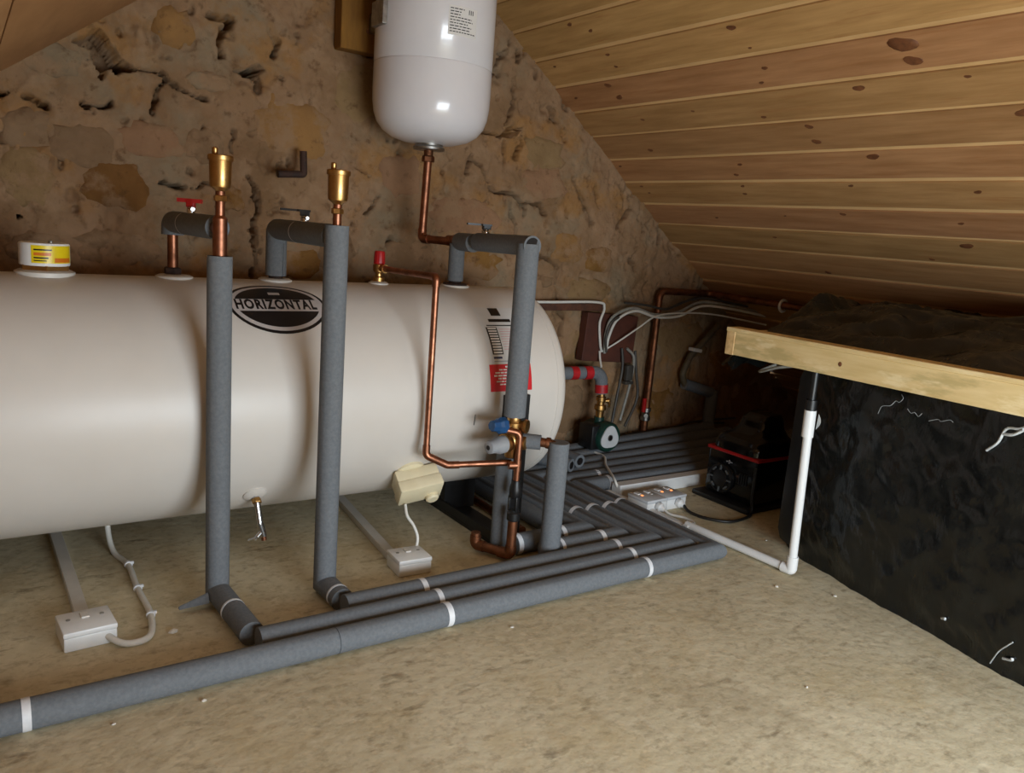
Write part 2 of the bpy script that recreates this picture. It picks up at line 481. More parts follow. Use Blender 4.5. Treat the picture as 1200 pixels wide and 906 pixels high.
STONES= [(0.321, 0.837, 0.113, 0.085, 0), (0.592, 0.83, 0.062, 0.053, 1), (0.764, 1.031, 0.152, 0.105, 2), (0.46, 1.227, 0.052, 0.047, 2), (0.791, 0.664, 0.07, 0.048, 1), (1.582, 0.768, 0.153, 0.073, 2), (1.881, 0.725, 0.069, 0.048, 1), (1.825, 0.921, 0.086, 0.08, 2), (1.428, 1.176, 0.125, 0.066, 3), (0.668, 1.231, 0.104, 0.066, 2), (0.5, 1.053, 0.092, 0.033, 2), (0.278, 1.001, 0.085, 0.038, 2), (0.193, 1.104, 0.077, 0.048, 4), (0.391, 1.1, 0.066, 0.036, 4), (0.541, 1.115, 0.076, 0.037, 4), (0.138, 0.947, 0.068, 0.056, 5), (0.134, 0.842, 0.059, 0.069, 3), (0.258, 0.924, 0.074, 0.051, 5), (0.409, 0.953, 0.089, 0.052, 6), (0.531, 0.957, 0.064, 0.055, 5), (0.146, 0.677, 0.082, 0.056, 5), (0.328, 0.687, 0.099, 0.046, 5), (1.014, 0.798, 0.135, 0.064, 6), (1.09, 0.94, 0.073, 0.064, 6), (1.295, 0.949, 0.088, 0.076, 6), (1.32, 0.833, 0.141, 0.058, 6), (0.945, 1.147, 0.073, 0.077, 3), (1.626, 0.968, 0.123, 0.071, 6), (1.484, 0.995, 0.095, 0.052, 3), (1.615, 1.063, 0.107, 0.07, 3), (1.997, 0.929, 0.109, 0.071, 4), (1.855, 0.617, 0.122, 0.055, 3), (2.174, 0.754, 0.118, 0.082, 3), (1.66, 0.642, 0.083, 0.064, 5), (1.74, 0.763, 0.084, 0.069, 2), (0.898, 0.705, 0.058, 0.063, 5), (1.363, 0.688, 0.112, 0.054, 1), (1.132, 0.704, 0.095, 0.046, 5), (1.345, 1.297, 0.062, 0.058, 3), (1.485, 1.334, 0.066, 0.06, 3), (1.842, 0.401, 0.089, 0.093, 3), (1.808, 0.18, 0.081, 0.096, 5), (1.902, 0.075, 0.102, 0.06, 4), (2.268, 0.151, 0.108, 0.091, 1), (2.368, 0.425, 0.15, 0.083, 3), (2.585, 0.056, 0.143, 0.068, 3), (2.726, 0.31, 0.172, 0.096, 1), (2.901, 0.15, 0.184, 0.086, 0), (2.25, 0.561, 0.104, 0.066, 5)]
KNOTS= [(1.411, 1.076, 8), (1.391, 1.01, 3), (1.382, 0.945, 5), (1.415, 0.902, 4), (1.022, 0.974, 19), (1.015, 0.908, 12), (1.164, 0.875, 10), (0.917, 0.851, 5), (0.836, 0.764, 10), (1.692, 0.835, 4), (1.467, 0.79, 5), (1.348, 0.746, 7), (1.35, 0.691, 8), (1.214, 0.653, 10), (1.647, 0.616, 5), (1.685, 0.573, 5), (1.688, 0.531, 5), (1.699, 0.489, 5), (1.319, 0.533, 5), (0.992, 0.501, 6), (1.599, 0.39, 3), (1.393, 0.406, 6), (1.066, 0.383, 5), (1.077, 0.315, 11), (1.693, 0.282, 5), (1.953, 0.977, 8), (1.94, 0.917, 8), (2.122, 1.067, 4), (1.867, 1.071, 5), (1.867, 1.027, 4), (1.909, 0.822, 5), (1.97, 0.693, 6), (2.17, 0.625, 4), (2.138, 0.547, 5), (2.124, 0.49, 4), (1.569, 0.104, 6), (1.191, 0.222, 5), (1.932, 1.203, 6), (1.869, 1.157, 5), (2.134, 0.937, 4), (1.886, 0.369, 4)]


def wall_height(X, Z, grooves=True):
    """how far the wall surface stands back (+) from its mean plane"""
    h = 0.022 * fbm(X * 4, Z * 4, 3, 3) + 0.016 * fbm(X * 13, Z * 13, 9, 3) + 0.010 * fbm(X * 45, Z * 45, 21, 3)
    h = h + 0.010 * np.clip(fbm(X * 22, Z * 15, 33, 3) - 0.10, 0, 1) * 6
    if grooves:
        h = h + 0.030 * np.clip((fbm(X * 34, Z * 26, 63, 3) - 0.265) * 14, 0, 1)
        Xw = X + 0.020 * fbm(X * 30, Z * 30, 40, 2) + 0.007 * fbm(X * 130, Z * 130, 42, 2)
        Zw = Z + 0.020 * fbm(X * 30 + 9, Z * 30, 41, 2) + 0.007 * fbm(X * 130, Z * 130 + 5, 43, 2)
        for c in CRACKS:
            best = np.full(X.shape, 9.0)
            for (ax, az), (bx, bz) in zip(c[:-1], c[1:]):
                dx, dz = bx - ax, bz - az
                t = np.clip(((Xw - ax) * dx + (Zw - az) * dz) / (dx * dx + dz * dz), 0, 1)
                best = np.minimum(best, np.hypot(Xw - ax - t * dx, Zw - az - t * dz))
            wid = 0.0012 + 0.0062 * vnoise(X * 26, Z * 26, 77)
            h = h + 0.085 * np.exp(-(best / wid) ** 4) + 0.004 * np.exp(-(best / 0.02) ** 2)
        for poly in HOLES:
            ins = np.zeros(X.shape, bool)
            n = len(poly)
            for i in range(n):
                (ax, az), (bx, bz) = poly[i], poly[(i + 1) % n]
                cond = ((az > Zw) != (bz > Zw)) & (Xw < (bx - ax) * (Zw - az) / (bz - az + 1e-9) + ax)
                ins ^= cond
            h = h + np.where(ins, 0.17 + 0.03 * fbm(X * 40, Z * 40, 5, 2), 0)
    return h

def wall_y(x, z):
    return WALL_Y + float(wall_height(np.array([x]), np.array([z]), False)[0])

xs = np.concatenate([np.arange(EAVE_L - 0.05, 0.0, 0.06), np.arange(0.0, 2.75, 0.0045), np.arange(2.75, EAVE_R + 0.06, 0.03)])
zs = np.concatenate([np.arange(-0.03, 0.5, 0.02), np.arange(0.5, APEX_Z + 0.06, 0.0045)])
XX, ZZ = np.meshgrid(xs, zs)
HH = WALL_Y + wall_height(XX, ZZ)
verts = np.stack([XX, HH, ZZ], -1).reshape(-1, 3)
nx, nz = len(xs), len(zs)
ii, jj = np.meshgrid(np.arange(nx - 1), np.arange(nz - 1))
quads = np.stack([jj * nx + ii, jj * nx + ii + 1, (jj + 1) * nx + ii + 1, (jj + 1) * nx + ii], -1).reshape(-1, 4)
top = np.minimum(0.682 + SLOPE * (2.42 - verts[:, 0]), 1.06 + SLOPE * (verts[:, 0] - 0.093)) + 0.03
keep = (verts[quads, 2] <= top[quads]).all(1)
quads = quads[keep]
used = np.unique(quads)
remap = -np.ones(len(verts), int)
remap[used] = np.arange(len(used))
me = bpy.data.meshes.new('wall_back')
me.from_pydata(verts[used].tolist(), [], remap[quads].tolist())
me.materials.append(M['mortar'])
me.polygons.foreach_set('use_smooth', [True] * len(me.polygons))
me.update()
wall = bpy.data.objects.new('wall_back', me)
COL.objects.link(wall)
ORIGIN['wall_back'] = np.zeros(3)
tag(wall, 'rough rubble stone gable wall with crumbling mortar and cracks', kind='structure')

def near_crack(cx, cz, a, b):
    for c in CRACKS + HOLES:
        for (ax, az), (bx, bz) in zip(c[:-1], c[1:]):
            for t in (0, 0.25, 0.5, 0.75, 1):
                if ((ax + (bx - ax) * t - cx) / (a * 1.08 + 0.012)) ** 2 + ((az + (bz - az) * t - cz) / (b * 1.08 + 0.012)) ** 2 < 1:
                    return True
    return False

for cx, cz, a, b, k in STONES:
    while near_crack(cx, cz, a, b) and min(a, b) > 0.02:
        a, b = a * 0.9, b * 0.9
    if min(a, b) <= 0.02:
        continue
    n = 18
    rs = random.Random(int(cx * 1000 + cz * 7777))
    jit = [1 + rs.uniform(-0.17, 0.17) for _ in range(n)]
    ex = rs.uniform(2.4, 3.4)
    m = MB()
    vs, fs = [], []
    yb = WALL_Y
    rings = [(1.06, 0.020), (0.99, 0.004), (0.84, -0.0035), (0.55, -0.0055)]
    for sc, dy in rings:
        for i in range(n):
            t = 2 * math.pi * i / n
            c_, s_ = math.cos(t), math.sin(t)
            rr = jit[i] / (abs(c_) ** ex + abs(s_) ** ex) ** (1 / ex) * sc
            x, z = cx + a * rr * c_, cz + b * rr * s_
            vs.append((x, wall_y(x, z) + dy + rs.uniform(-0.0015, 0.0015), z))
    vs.append((cx, wall_y(cx, cz) - 0.007, cz))
    for r_ in range(len(rings) - 1):
        for i in range(n):
            p, q = r_ * n + i, r_ * n + (i + 1) % n
            fs.append((p, q, q + n, p + n))
    e = (len(rings) - 1) * n
    fs += [(e + i, e + (i + 1) % n, e + n) for i in range(n)]
    if max(v[2] - min(roof_right(v[0]), roof_left(v[0])) for v in vs) > 0.02 or min(v[2] for v in vs) < -0.005:
        vs = [(v[0], v[1], max(0.0, min(v[2], min(roof_right(v[0]), roof_left(v[0])) + 0.01))) for v in vs]
    m.add(vs, fs)
    m.build('stone', 'stone%d' % k, wall, smooth=60)

# roof linings: boards run from gable to gable, each a piece of its own
def ceiling(name, px, pz, dx, dz, count, label, s_first, P=0.1115, lip0=0.013, mt='pine', piece='board'):
    """px,pz lower reference point on the slope; (dx,dz) unit up-slope; boards at s = s_first + k*0.1115"""
    root = thing(name, (0, 0, 0), None, None, kind='structure')
    root['label'] = label
    nx_, nz_ = (dz, -dx) if dx < 0 else (-dz, dx)      # pointing out of the room
    if nz_ < 0: nx_, nz_ = -nx_, -nz_
    boards = []
    for k in range(count):
        s0 = s_first + k * P
        jy = random.uniform(-0.0012, 0.0012)
        lip = lip0 * random.uniform(0.65, 1.15)
        prof = [(0.001, 0.007), (0.002, 0.0006), (P - lip - 0.0015, 0.0), (P - lip, 0.003), (P - lip, 0.016), (0.001, 0.016)]
        m = MB()
        ya, yb_ = FRONT_Y - 0.02, WALL_Y + 0.03
        vs = []
        for y in (ya, yb_):
            for s, d in prof:
                vs.append((px + dx * (s0 + s) + nx_ * (d + jy), y, pz + dz * (s0 + s) + nz_ * (d + jy)))
        n = len(prof)
        fs = [tuple(range(n)), tuple(range(2 * n - 1, n - 1, -1))] + [(i, (i + 1) % n, (i + 1) % n + n, i + n) for i in range(n)]
        m.add(vs, fs)
        bo_ = m.build(piece, mt, root, smooth=0)
        boards.append((s0, bo_))
        if lip > 0.005:                                  # lip in the joint, the light catching it put into its pale colour
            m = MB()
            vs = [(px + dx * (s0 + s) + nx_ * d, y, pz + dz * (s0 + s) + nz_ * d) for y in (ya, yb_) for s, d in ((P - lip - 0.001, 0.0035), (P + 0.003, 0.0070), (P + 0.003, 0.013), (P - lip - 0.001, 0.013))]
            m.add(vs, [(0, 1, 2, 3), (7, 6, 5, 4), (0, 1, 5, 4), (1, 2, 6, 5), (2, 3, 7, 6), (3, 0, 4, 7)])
            m.build('lit_lip', 'lit_lip', bo_, smooth=0)
    # backing behind the boards
    m = MB()
    sa, sb = s_first - 0.02, s_first + count * P + 0.02
    q = [(px + dx * s + nx_ * d, pz + dz * s + nz_ * d) for s, d in ((sa, 0.018), (sb, 0.018), (sb, 0.06), (sa, 0.06))]
    vs = [(x, y, z) for y in (FRONT_Y - 0.02, WALL_Y + 0.06) for x, z in q]
    m.add(vs, [(0, 1, 2, 3), (7, 6, 5, 4), (0, 1, 5, 4), (1, 2, 6, 5), (2, 3, 7, 6), (3, 0, 4, 7)])
    m.build('backing', 'old_wood', root, smooth=0)
    return root, boards, (px, pz, dx, dz, nx_, nz_)

SL = math.hypot(1, SLOPE)
slope_r = ceiling('ceiling', 2.42, 0.682, -1 / SL, SLOPE / SL, 26, 'sloping pine board ceiling with knots on the side over the wrapped tank', -0.0095 - 10 * 0.1115)
slope_l = ceiling('ceiling.001', 0.093, 1.06, 1 / SL, SLOPE / SL, 5, 'sloping tan ceiling lining over the horizontal cylinder', -1.77, P=0.582, lip0=0.003, mt='tan_panel', piece='panel')

kcount = 0
for (y, s, r) in KNOTS:
    root, boards, (px, pz, dx, dz, nx_, nz_) = slope_r
    bo = None
    for s0, b in boards:
        if s0 <= s < s0 + 0.1115:
            bo, bs = b, s0
    if bo is None: continue
    ra = r * 0.0019                                     # radius along the grain
    rb = max(0.0035, ra * 0.62)
    s = min(max(s, bs + rb + 0.006), bs + 0.1115 - rb - 0.018)
    til = random.uniform(-0.5, 0.5)
    m = MB()
    vs = []
    n = 12
    for rr, d in ((1.0, 0.002), (0.93, -0.0009), (0.45, -0.0012)):
        for i in range(n):
            t = 2 * math.pi * i / n
            ly, ls = ra * rr * math.cos(t), rb * rr * math.sin(t) * (1 + 0.15 * math.sin(3 * t))
            yy, ss = y + ly * math.cos(til) - ls * math.sin(til), s + (ly * math.sin(til) + ls * math.cos(til)) * 0.8
            vs.append((px + dx * ss + nx_ * d, yy, pz + dz * ss + nz_ * d))
    fs = [(r_ * n + i, r_ * n + (i + 1) % n, (r_ + 1) * n + (i + 1) % n, (r_ + 1) * n + i) for r_ in range(2) for i in range(n)]
    fs.append(tuple(range(2 * n, 3 * n)))
    m.add(vs, fs)
    m.build('knot', 'knot', bo, smooth=60)

# gable behind the camera, with the low doorway that lets the daylight in
m = MB()
DX0, DX1, DZ1 = 0.26, 1.43, 0.84
def gz(x): return min(roof_right(x), roof_left(x)) + 0.02
cuts = sorted([EAVE_L, -0.6, 0.1, APEX_X, DX0, DX1, 2.6, EAVE_R])
for xa, xb in zip(cuts[:-1], cuts[1:]):
    zb = DZ1 if (xa >= DX0 - 1e-6 and xb <= DX1 + 1e-6) else 0.0
    vs = [(x, y, z) for y in (FRONT_Y, FRONT_Y - 0.12) for x, z in ((xa, zb), (xb, zb), (xb, gz(xb)), (xa, gz(xa)))]
    m.add(vs, [(0, 1, 2, 3), (7, 6, 5, 4), (0, 1, 5, 4), (1, 2, 6, 5), (2, 3, 7, 6), (3, 0, 4, 7)])
wf = m.build('wall_front', 'white_wall', loc=(0, 0, 0), smooth=0)
tag(wf, 'plain plastered gable wall with a low doorway', kind='structure')
m = MB()
for c, s in (((DX0 + 0.02, FRONT_Y - 0.05, DZ1 / 2), (0.04, 0.14, DZ1)), ((DX1 - 0.02, FRONT_Y - 0.05, DZ1 / 2), (0.04, 0.14, DZ1)), (((DX0 + DX1) / 2, FRONT_Y - 0.05, DZ1 - 0.02), (DX1 - DX0 - 0.08, 0.14, 0.04))):
    m.rbox(c, s, 0.003)
tag(m.build('door_1', 'beam', smooth=0), 'timber lining of the low open doorway', kind='structure')

# ------------------------------------------------------------------ horizontal cylinder
TY, TZ, TR = 1.89, 0.371, 0.2724
tank = thing('water_cylinder', (0.5, TY, 0.0), 'large white horizontal hot water cylinder with an oval HORIZONTAL badge', 'water cylinder')

def on_tank(x, deg, off=0.0):
    t = math.radians(deg)
    return (x, TY - (TR + off) * math.cos(t), TZ + (TR + off) * math.sin(t))

m = MB()
m.lathe([(0.001, -0.38), (0.12, -0.375), (0.22, -0.362), (0.258, -0.35), (0.2685, -0.338), (TR, -0.315), (TR, 0.2), (TR, 0.8), (TR, 1.296)], (0, TY, TZ), (1, 0, 0), 96, caps=False)
m.build('shell', 'enamel', tank, smooth=50)
m = MB()
m.lathe([(TR - 0.004, 1.290), (TR + 0.0012, 1.2925), (TR + 0.0012, 1.306), (TR - 0.002, 1.316), (0.262, 1.325), (0.24, 1.331), (0.18, 1.338), (0.1, 1.342), (0.001, 1.343)], (0, TY, TZ), (1, 0, 0), 96, caps=False)
m.build('end_cap', 'enamel', tank, smooth=50)

def tank_patch(x0, x1, d0, d1, off, nu=6, nv=8, skew=0.0):
    m = MB()
    def f(u, w):
        d = d0 + (d1 - d0) * w
        return on_tank(x0 + (x1 - x0) * u + skew * w, d, off)
    return sheet(m, f, nu, nv)

def tank_ellipse(cx, cd, a, bdeg, off, lo=-1.0, hi=1.0, n=40):
    """elliptical patch wrapped on the shell; keep the band lo..hi of its height"""
    m = MB()
    vs, fs = [], []
    rows = 24
    for j in range(rows + 1):
        a0_, a1_ = math.asin(lo), math.asin(hi)
        w = math.sin(a0_ + (a1_ - a0_) * j / rows)
        hw = a * math.sqrt(max(0.0, 1 - w * w))
        for i in range(n + 1):
            vs.append(on_tank(cx - hw + 2 * hw * i / n, cd + bdeg * w, off))
    fs = [(j * (n + 1) + i, j * (n + 1) + i + 1, (j + 1) * (n + 1) + i + 1, (j + 1) * (n + 1) + i) for j in range(rows) for i in range(n)]
    return m.add(vs, fs)

def text_mesh(body, size, bold=0.0):
    c = bpy.data.curves.new('lettering', 'FONT')
    c.body = body
    c.size = size
    c.align_x = 'CENTER'
    c.align_y = 'CENTER'
    c.offset = bold
    c.space_character = 1.16
    c.resolution_u = 3
    o = bpy.data.objects.new('lettering_source', c)
    COL.objects.link(o)
    bpy.context.view_layer.update()
    me = o.to_mesh()
    vs = [tuple(v.co) for v in me.vertices]
    fs = [tuple(p.vertices) for p in me.polygons]
    o.to_mesh_clear()
    bpy.data.objects.remove(o)
    bpy.data.curves.remove(c)
    return vs, fs

BX, BD = 0.578, 57.8
badge = tank_ellipse(BX, BD, 0.110, 18.0, 0.0006).build('badge', 'black_print', tank, smooth=60)
badge['label'] = 'black and silver oval badge reading HORIZONTAL'
tank_ellipse(BX, BD, 0.1035, 16.4, 0.0010).build('badge_field', 'silver_print', badge, smooth=60)
tank_ellipse(BX, BD, 0.0935, 14.4, 0.0014, 0.26, 1.0).build('badge_segment', 'black_print', badge, smooth=60)
tank_ellipse(BX, BD, 0.0935, 14.4, 0.0014, -1.0, -0.33).build('badge_segment', 'black_print', badge, smooth=60)
tvs, tfs = text_mesh('HORIZONTAL', 0.034, 0.0013)
wx = max(v[0] for v in tvs)
sxs = 0.091 / wx
m = MB()
m.add([on_tank(BX + v[0] * sxs - 0.004, BD - 0.4 + math.degrees(v[1] * 1.30 / TR), 0.0016) for v in tvs], tfs)
m.build('lettering', 'black_print', badge, smooth=0)
tank_patch(BX - 0.012, BX + 0.014, BD + 7.4, BD + 9.6, 0.0018, 2, 2).build('badge_emblem', 'silver_print', badge, smooth=60)

# specification sticker
sp = tank_patch(1.083, 1.212, 21.8, 57.5, 0.0006, 8, 14).build('specification_sticker', 'sticker', tank, smooth=60)
sp['label'] = 'pale grey printed specification sticker'
for (a, b_, d0, d1, mt) in [(1.128, 1.158, 51.0, 57.0, 'black_print'), (1.112, 1.180, 46.5, 48.6, 'black_print'), (1.10, 1.19, 43.8, 44.5, 'black_print')]:
    tank_patch(a, b_, d0, d1, 0.001, 3, 3).build('print', mt, sp, smooth=60)
tank_patch(1.095, 1.128, 26.8, 43.0, 0.001, 3, 10).build('print', 'black_print', sp, smooth=60)
cells, lines = MB(), MB()
for i in range(10):
    d = 27.4 + i * 1.58
    q = tank_patch(1.099, 1.125, d, d + 0.95, 0.0014, 2, 1); cells.add(q.v, q.f)
for i in range(9):
    d = 29.5 + i * 1.5
    q = tank_patch(1.133, 1.133 + (0.068, 0.06, 0.066, 0.05)[i % 4], d, d + 0.35, 0.001, 3, 1); lines.add(q.v, q.f)
cells.build('table_cells', 'sticker_white', sp, smooth=60)
lines.build('print', 'pink_print', sp, smooth=60)
tank_patch(1.096, 1.122, 24.4, 25.6, 0.001, 2, 1).build('print', 'blue_print', sp, smooth=60)
tank_patch(1.096, 1.195, 22.8, 23.3, 0.001, 4, 1).build('print', 'grey_plastic', sp, smooth=60)

# red warning sticker, white lines of print
rd = tank_patch(1.079, 1.206, 7.0, 21.4, 0.0006, 8, 6).build('warning_sticker', 'sticker_red', tank, smooth=60)
rd['label'] = 'red warning sticker with white print'
rnd = random.Random(3)
lines = MB()
for i, (hw, hh) in enumerate([(0.016, 0.5), (0.036, 0.35), (0.048, 0.42), (0.052, 0.42), (0.040, 0.42), (0.046, 0.35), (0.036, 0.35), (0.017, 0.62)]):
    d = 20.0 - i * 1.55 - (0.7 if i == 7 else 0)
    x = 1.1425 - hw
    while x < 1.1425 + hw:
        l = rnd.uniform(0.006, 0.014)
        q = tank_patch(x, min(x + l, 1.1425 + hw), d - hh, d + hh, 0.001, 1, 1); lines.add(q.v, q.f)
        x += l + 0.0022
lines.build('print', 'sticker_white', rd, smooth=0)

# top bosses, plain collars
for bx in (0.392, 0.618, 1.115):
    m = MB()
    m.lathe([(0.040, -0.004), (0.039, 0.003), (0.033, 0.006), (0.022, 0.0065)], (bx, TY, TZ + TR - 0.0005), (0, 0, 1), 28)
    m.build('boss', 'trunking', tank)
# drain boss
dn = Vector((0, -math.cos(math.radians(-44)), math.sin(math.radians(-44))))
m = MB()
m.lathe([(0.026, -0.003), (0.026, 0.003), (0.021, 0.006), (0.012, 0.009)], on_tank(0.518, -43), dn, 24)
m.build('boss', 'enamel', tank)
# scratch marks on the paint
tank_patch(1.036, 1.0385, -10.5, -4.5, 0.0005, 1, 3).build('scratch', 'black_print', tank, smooth=0)
tank_patch(0.663, 0.667, -6.0, -2.0, 0.0005, 1, 3).build('scratch', 'black_print', tank, smooth=0)

# immersion heater cover at the top
cover = thing('heater_cover', (0.143, TY, TZ + TR), 'white round heater cover with a yellow label on top of the cylinder', 'cover')
m = MB(); z0 = TZ + TR - 0.002
m.lathe([(0.055, -0.003), (0.055, 0.006), (0.046, 0.010)], (0.143, TY, z0), (0, 0, 1), 36); m.build('flange', 'trunking', cover)
m = MB(); m.lathe([(0.046, 0.008), (0.047, 0.012), (0.047, 0.019), (0.041, 0.022)], (0.143, TY, z0), (0, 0, 1), 6); m.build('hex_nut', 'brass', cover)
m = MB(); m.lathe([(0.045, 0.019), (0.046, 0.021), (0.046, 0.061), (0.044, 0.064), (0.020, 0.066)], (0.143, TY, z0), (0, 0, 1), 40); m.build('cap', 'white_plastic', cover)
m = MB(); m.lathe([(0.004, 0.064), (0.004, 0.069), (0.002, 0.070)], (0.152, TY - 0.03, z0), (0, 0, 1), 10); m.build('screw', 'zinc', cover)
def arc_patch(c, r, a0, a1, h0, h1, nu=10):
    m = MB()
    return sheet(m, lambda u, w: (c[0] + r * math.cos(math.radians(a0 + (a1 - a0) * u)), c[1] + r * math.sin(math.radians(a0 + (a1 - a0) * u)), c[2] + h0 + (h1 - h0) * w), nu, 1)
cc = (0.143, TY, z0)
lab = arc_patch(cc, 0.0464, -124, -18, 0.025, 0.060, 16).build('label', 'sticker_yellow', cover, smooth=60)
for h0, h1, a0, a1, mt in [(0.050, 0.053, -118, -78, 'black_print'), (0.040, 0.046, -118, -80, 'orange_print'), (0.034, 0.037, -118, -86, 'black_print'), (0.029, 0.031, -118, -90, 'black_print'), (0.027, 0.036, -72, -24, 'orange_print')]:
    arc_patch(cc, 0.0467, a0, a1, h0, h1, 8).build('print', mt, lab, smooth=60)

# black steel cradle under the cylinder
cr = thing('cylinder_cradle', (1.15, 1.85, 0), 'black steel cradle bar and upright under the cylinder end', 'cradle')
m = MB(); m.rbox((1.145, 1.86, 0.006), (0.085, 0.52, 0.012), 0.002); m.rbox((1.107, 1.86, 0.02), (0.008, 0.52, 0.03), 0.001); m.build('base_bar', 'black_steel', cr, smooth=0)
m = MB(); m.prism([(-0.045, 0), (0.045, 0), (0.045, 0.1), (-0.045, 0.085)], -0.05, 0.05, Matrix(((0, 0, 1), (1, 0, 0), (0, 1, 0))), (1.155, 1.90, 0.008)); m.build('bearer', 'black_steel', cr, smooth=0)
m = MB(); m.rbox((1.155, 1.606, 0.2), (0.074, 0.006, 0.39), 0.002); m.rbox((1.121, 1.612, 0.2), (0.006, 0.016, 0.39), 0.001); m.rbox((1.189, 1.612, 0.2), (0.006, 0.016, 0.39), 0.001); m.build('upright', 'black_steel', cr, smooth=0)
cr2 = thing('cylinder_cradle', (-0.15, 1.87, 0), 'black steel bearer under the far left of the cylinder', 'cradle')
m = MB(); m.rbox((-0.15, 1.87, 0.006), (0.085, 0.5, 0.012), 0.002); m.build('base_bar', 'black_steel', cr2, smooth=0)
m = MB(); m.prism([(-0.12, 0), (0.12, 0), (0.12, 0.12), (0, 0.095), (-0.12, 0.12)], -0.03, 0.03, Matrix(((0, 0, 1), (1, 0, 0), (0, 1, 0))), (-0.15, TY, 0.01)); m.build('bearer', 'black_steel', cr2, smooth=0)

# ------------------------------------------------------------------ expansion vessel on the wall
VX, VY, VR = 1.082, 2.022, 0.160
ves = thing('expansion_vessel', (VX, VY, 1.0), 'white rounded expansion vessel hung high on the stone wall', 'vessel')
m = MB()
m.lathe([(0.02, 1.018), (0.07, 1.022), (0.105, 1.032), (0.130, 1.048), (0.146, 1.068), (0.155, 1.092), (0.159, 1.12), (VR, 1.15), (VR, 1.215)], (VX, VY, 0), (0, 0, 1), 64, caps=False)
m.lathe([(VR, 1.215), (VR - 0.0016, 1.2165), (VR - 0.0016, 1.2185), (VR, 1.22), (VR, 1.42), (0.155, 1.46), (0.14, 1.49), (0.10, 1.512), (0.03, 1.522)], (VX, VY, 0), (0, 0, 1), 64, caps=False)
m.build('shell', 'vessel', ves, smooth=60)
m = MB(); m.lathe([(0.041, 1.003), (0.044, 1.005), (0.044, 1.011), (0.038, 1.015), (0.038, 1.026)], (VX, VY, 0), (0, 0, 1), 40); m.build('flange_ring', 'zinc', ves)
m = MB(); m.lathe([(0.012, 0.982), (0.013, 0.984), (0.013, 1.006)], (VX, VY, 0), (0, 0, 1), 20); m.build('nozzle', 'copper_old', ves)
m = MB(); m.rbox((VX - VR - 0.004, VY, 1.325), (0.014, 0.07, 0.06), 0.002); m.build('bracket', 'zinc', ves, smooth=0); m = MB(); m.rbox((VX - 0.12, 2.16, 1.325), (0.03, 0.1, 0.05), 0.002); m.build('bracket', 'zinc', ves, smooth=0)
def vpatch(a0, a1, h0, h1, off, nu=8):
    return arc_patch((VX, VY, 0), VR + off, a0, a1, h0, h1, nu)
# outward angle facing the camera is about -118 degrees
lb = vpatch(-107, -78, 1.275, 1.345, 0.0006).build('label', 'sticker_white', ves, smooth=60)
rnd = random.Random(5)
lines = MB()
for i in range(9):
    h = 1.338 - i * 0.0068
    a = -105.5
    end = (-92, -95, -96, -84, -83, -88, -84, -86, -80)[i]
    while a < end:
        l = rnd.uniform(1.5, 4.0)
        q = vpatch(a, min(a + l, end), h - 0.0012, h + 0.0011, 0.001, 1); lines.add(q.v, q.f)
        a += l + 0.8
for a in (-87.5, -85.5, -83.5):
    q = vpatch(a, a + 0.8, 1.329, 1.340, 0.001, 1); lines.add(q.v, q.f)
lines.build('print', 'black_print', lb, smooth=0)

# copper pipe from the vessel down to the tee over the cylinder
cp = thing('copper_pipe', (VX, VY, 0.76), 'bright copper pipe dropping from the white expansion vessel', 'pipe')
m = MB(); m.tube([(VX, VY, 0.99), (VX, VY + 0.012, 0.762), (1.108, 1.90, 0.762)], 0.0112, 20, bend=0.022); m.build('pipe', 'copper', cp)
m = MB(); m.tube([(VX, VY + 0.011, 0.79), (VX, VY + 0.012, 0.762), (1.087, 2.00, 0.762)], 0.0128, 20, bend=0.022); m.build('elbow', 'copper', cp)
m = MB(); m.lathe([(0.016, 0.972), (0.0175, 0.974), (0.0175, 0.986), (0.015, 0.989)], (VX, VY, 0), (0, 0, 1), 6); m.build('union_nut', 'copper_old', cp, smooth=20)

# ------------------------------------------------------------------ foam-lagged pipes
FR = 0.0245
def band(m, c, axis, r, w=0.011):
    a = V3(axis).normalized()
    p = V3(c)
    m.tube([p - a * w / 2, p + a * w / 2], r, 24)
    return m

def sleeve(m, path, r=FR, bend=0.0, seg=22):
    return m.tube(path, r, seg, bend=bend)

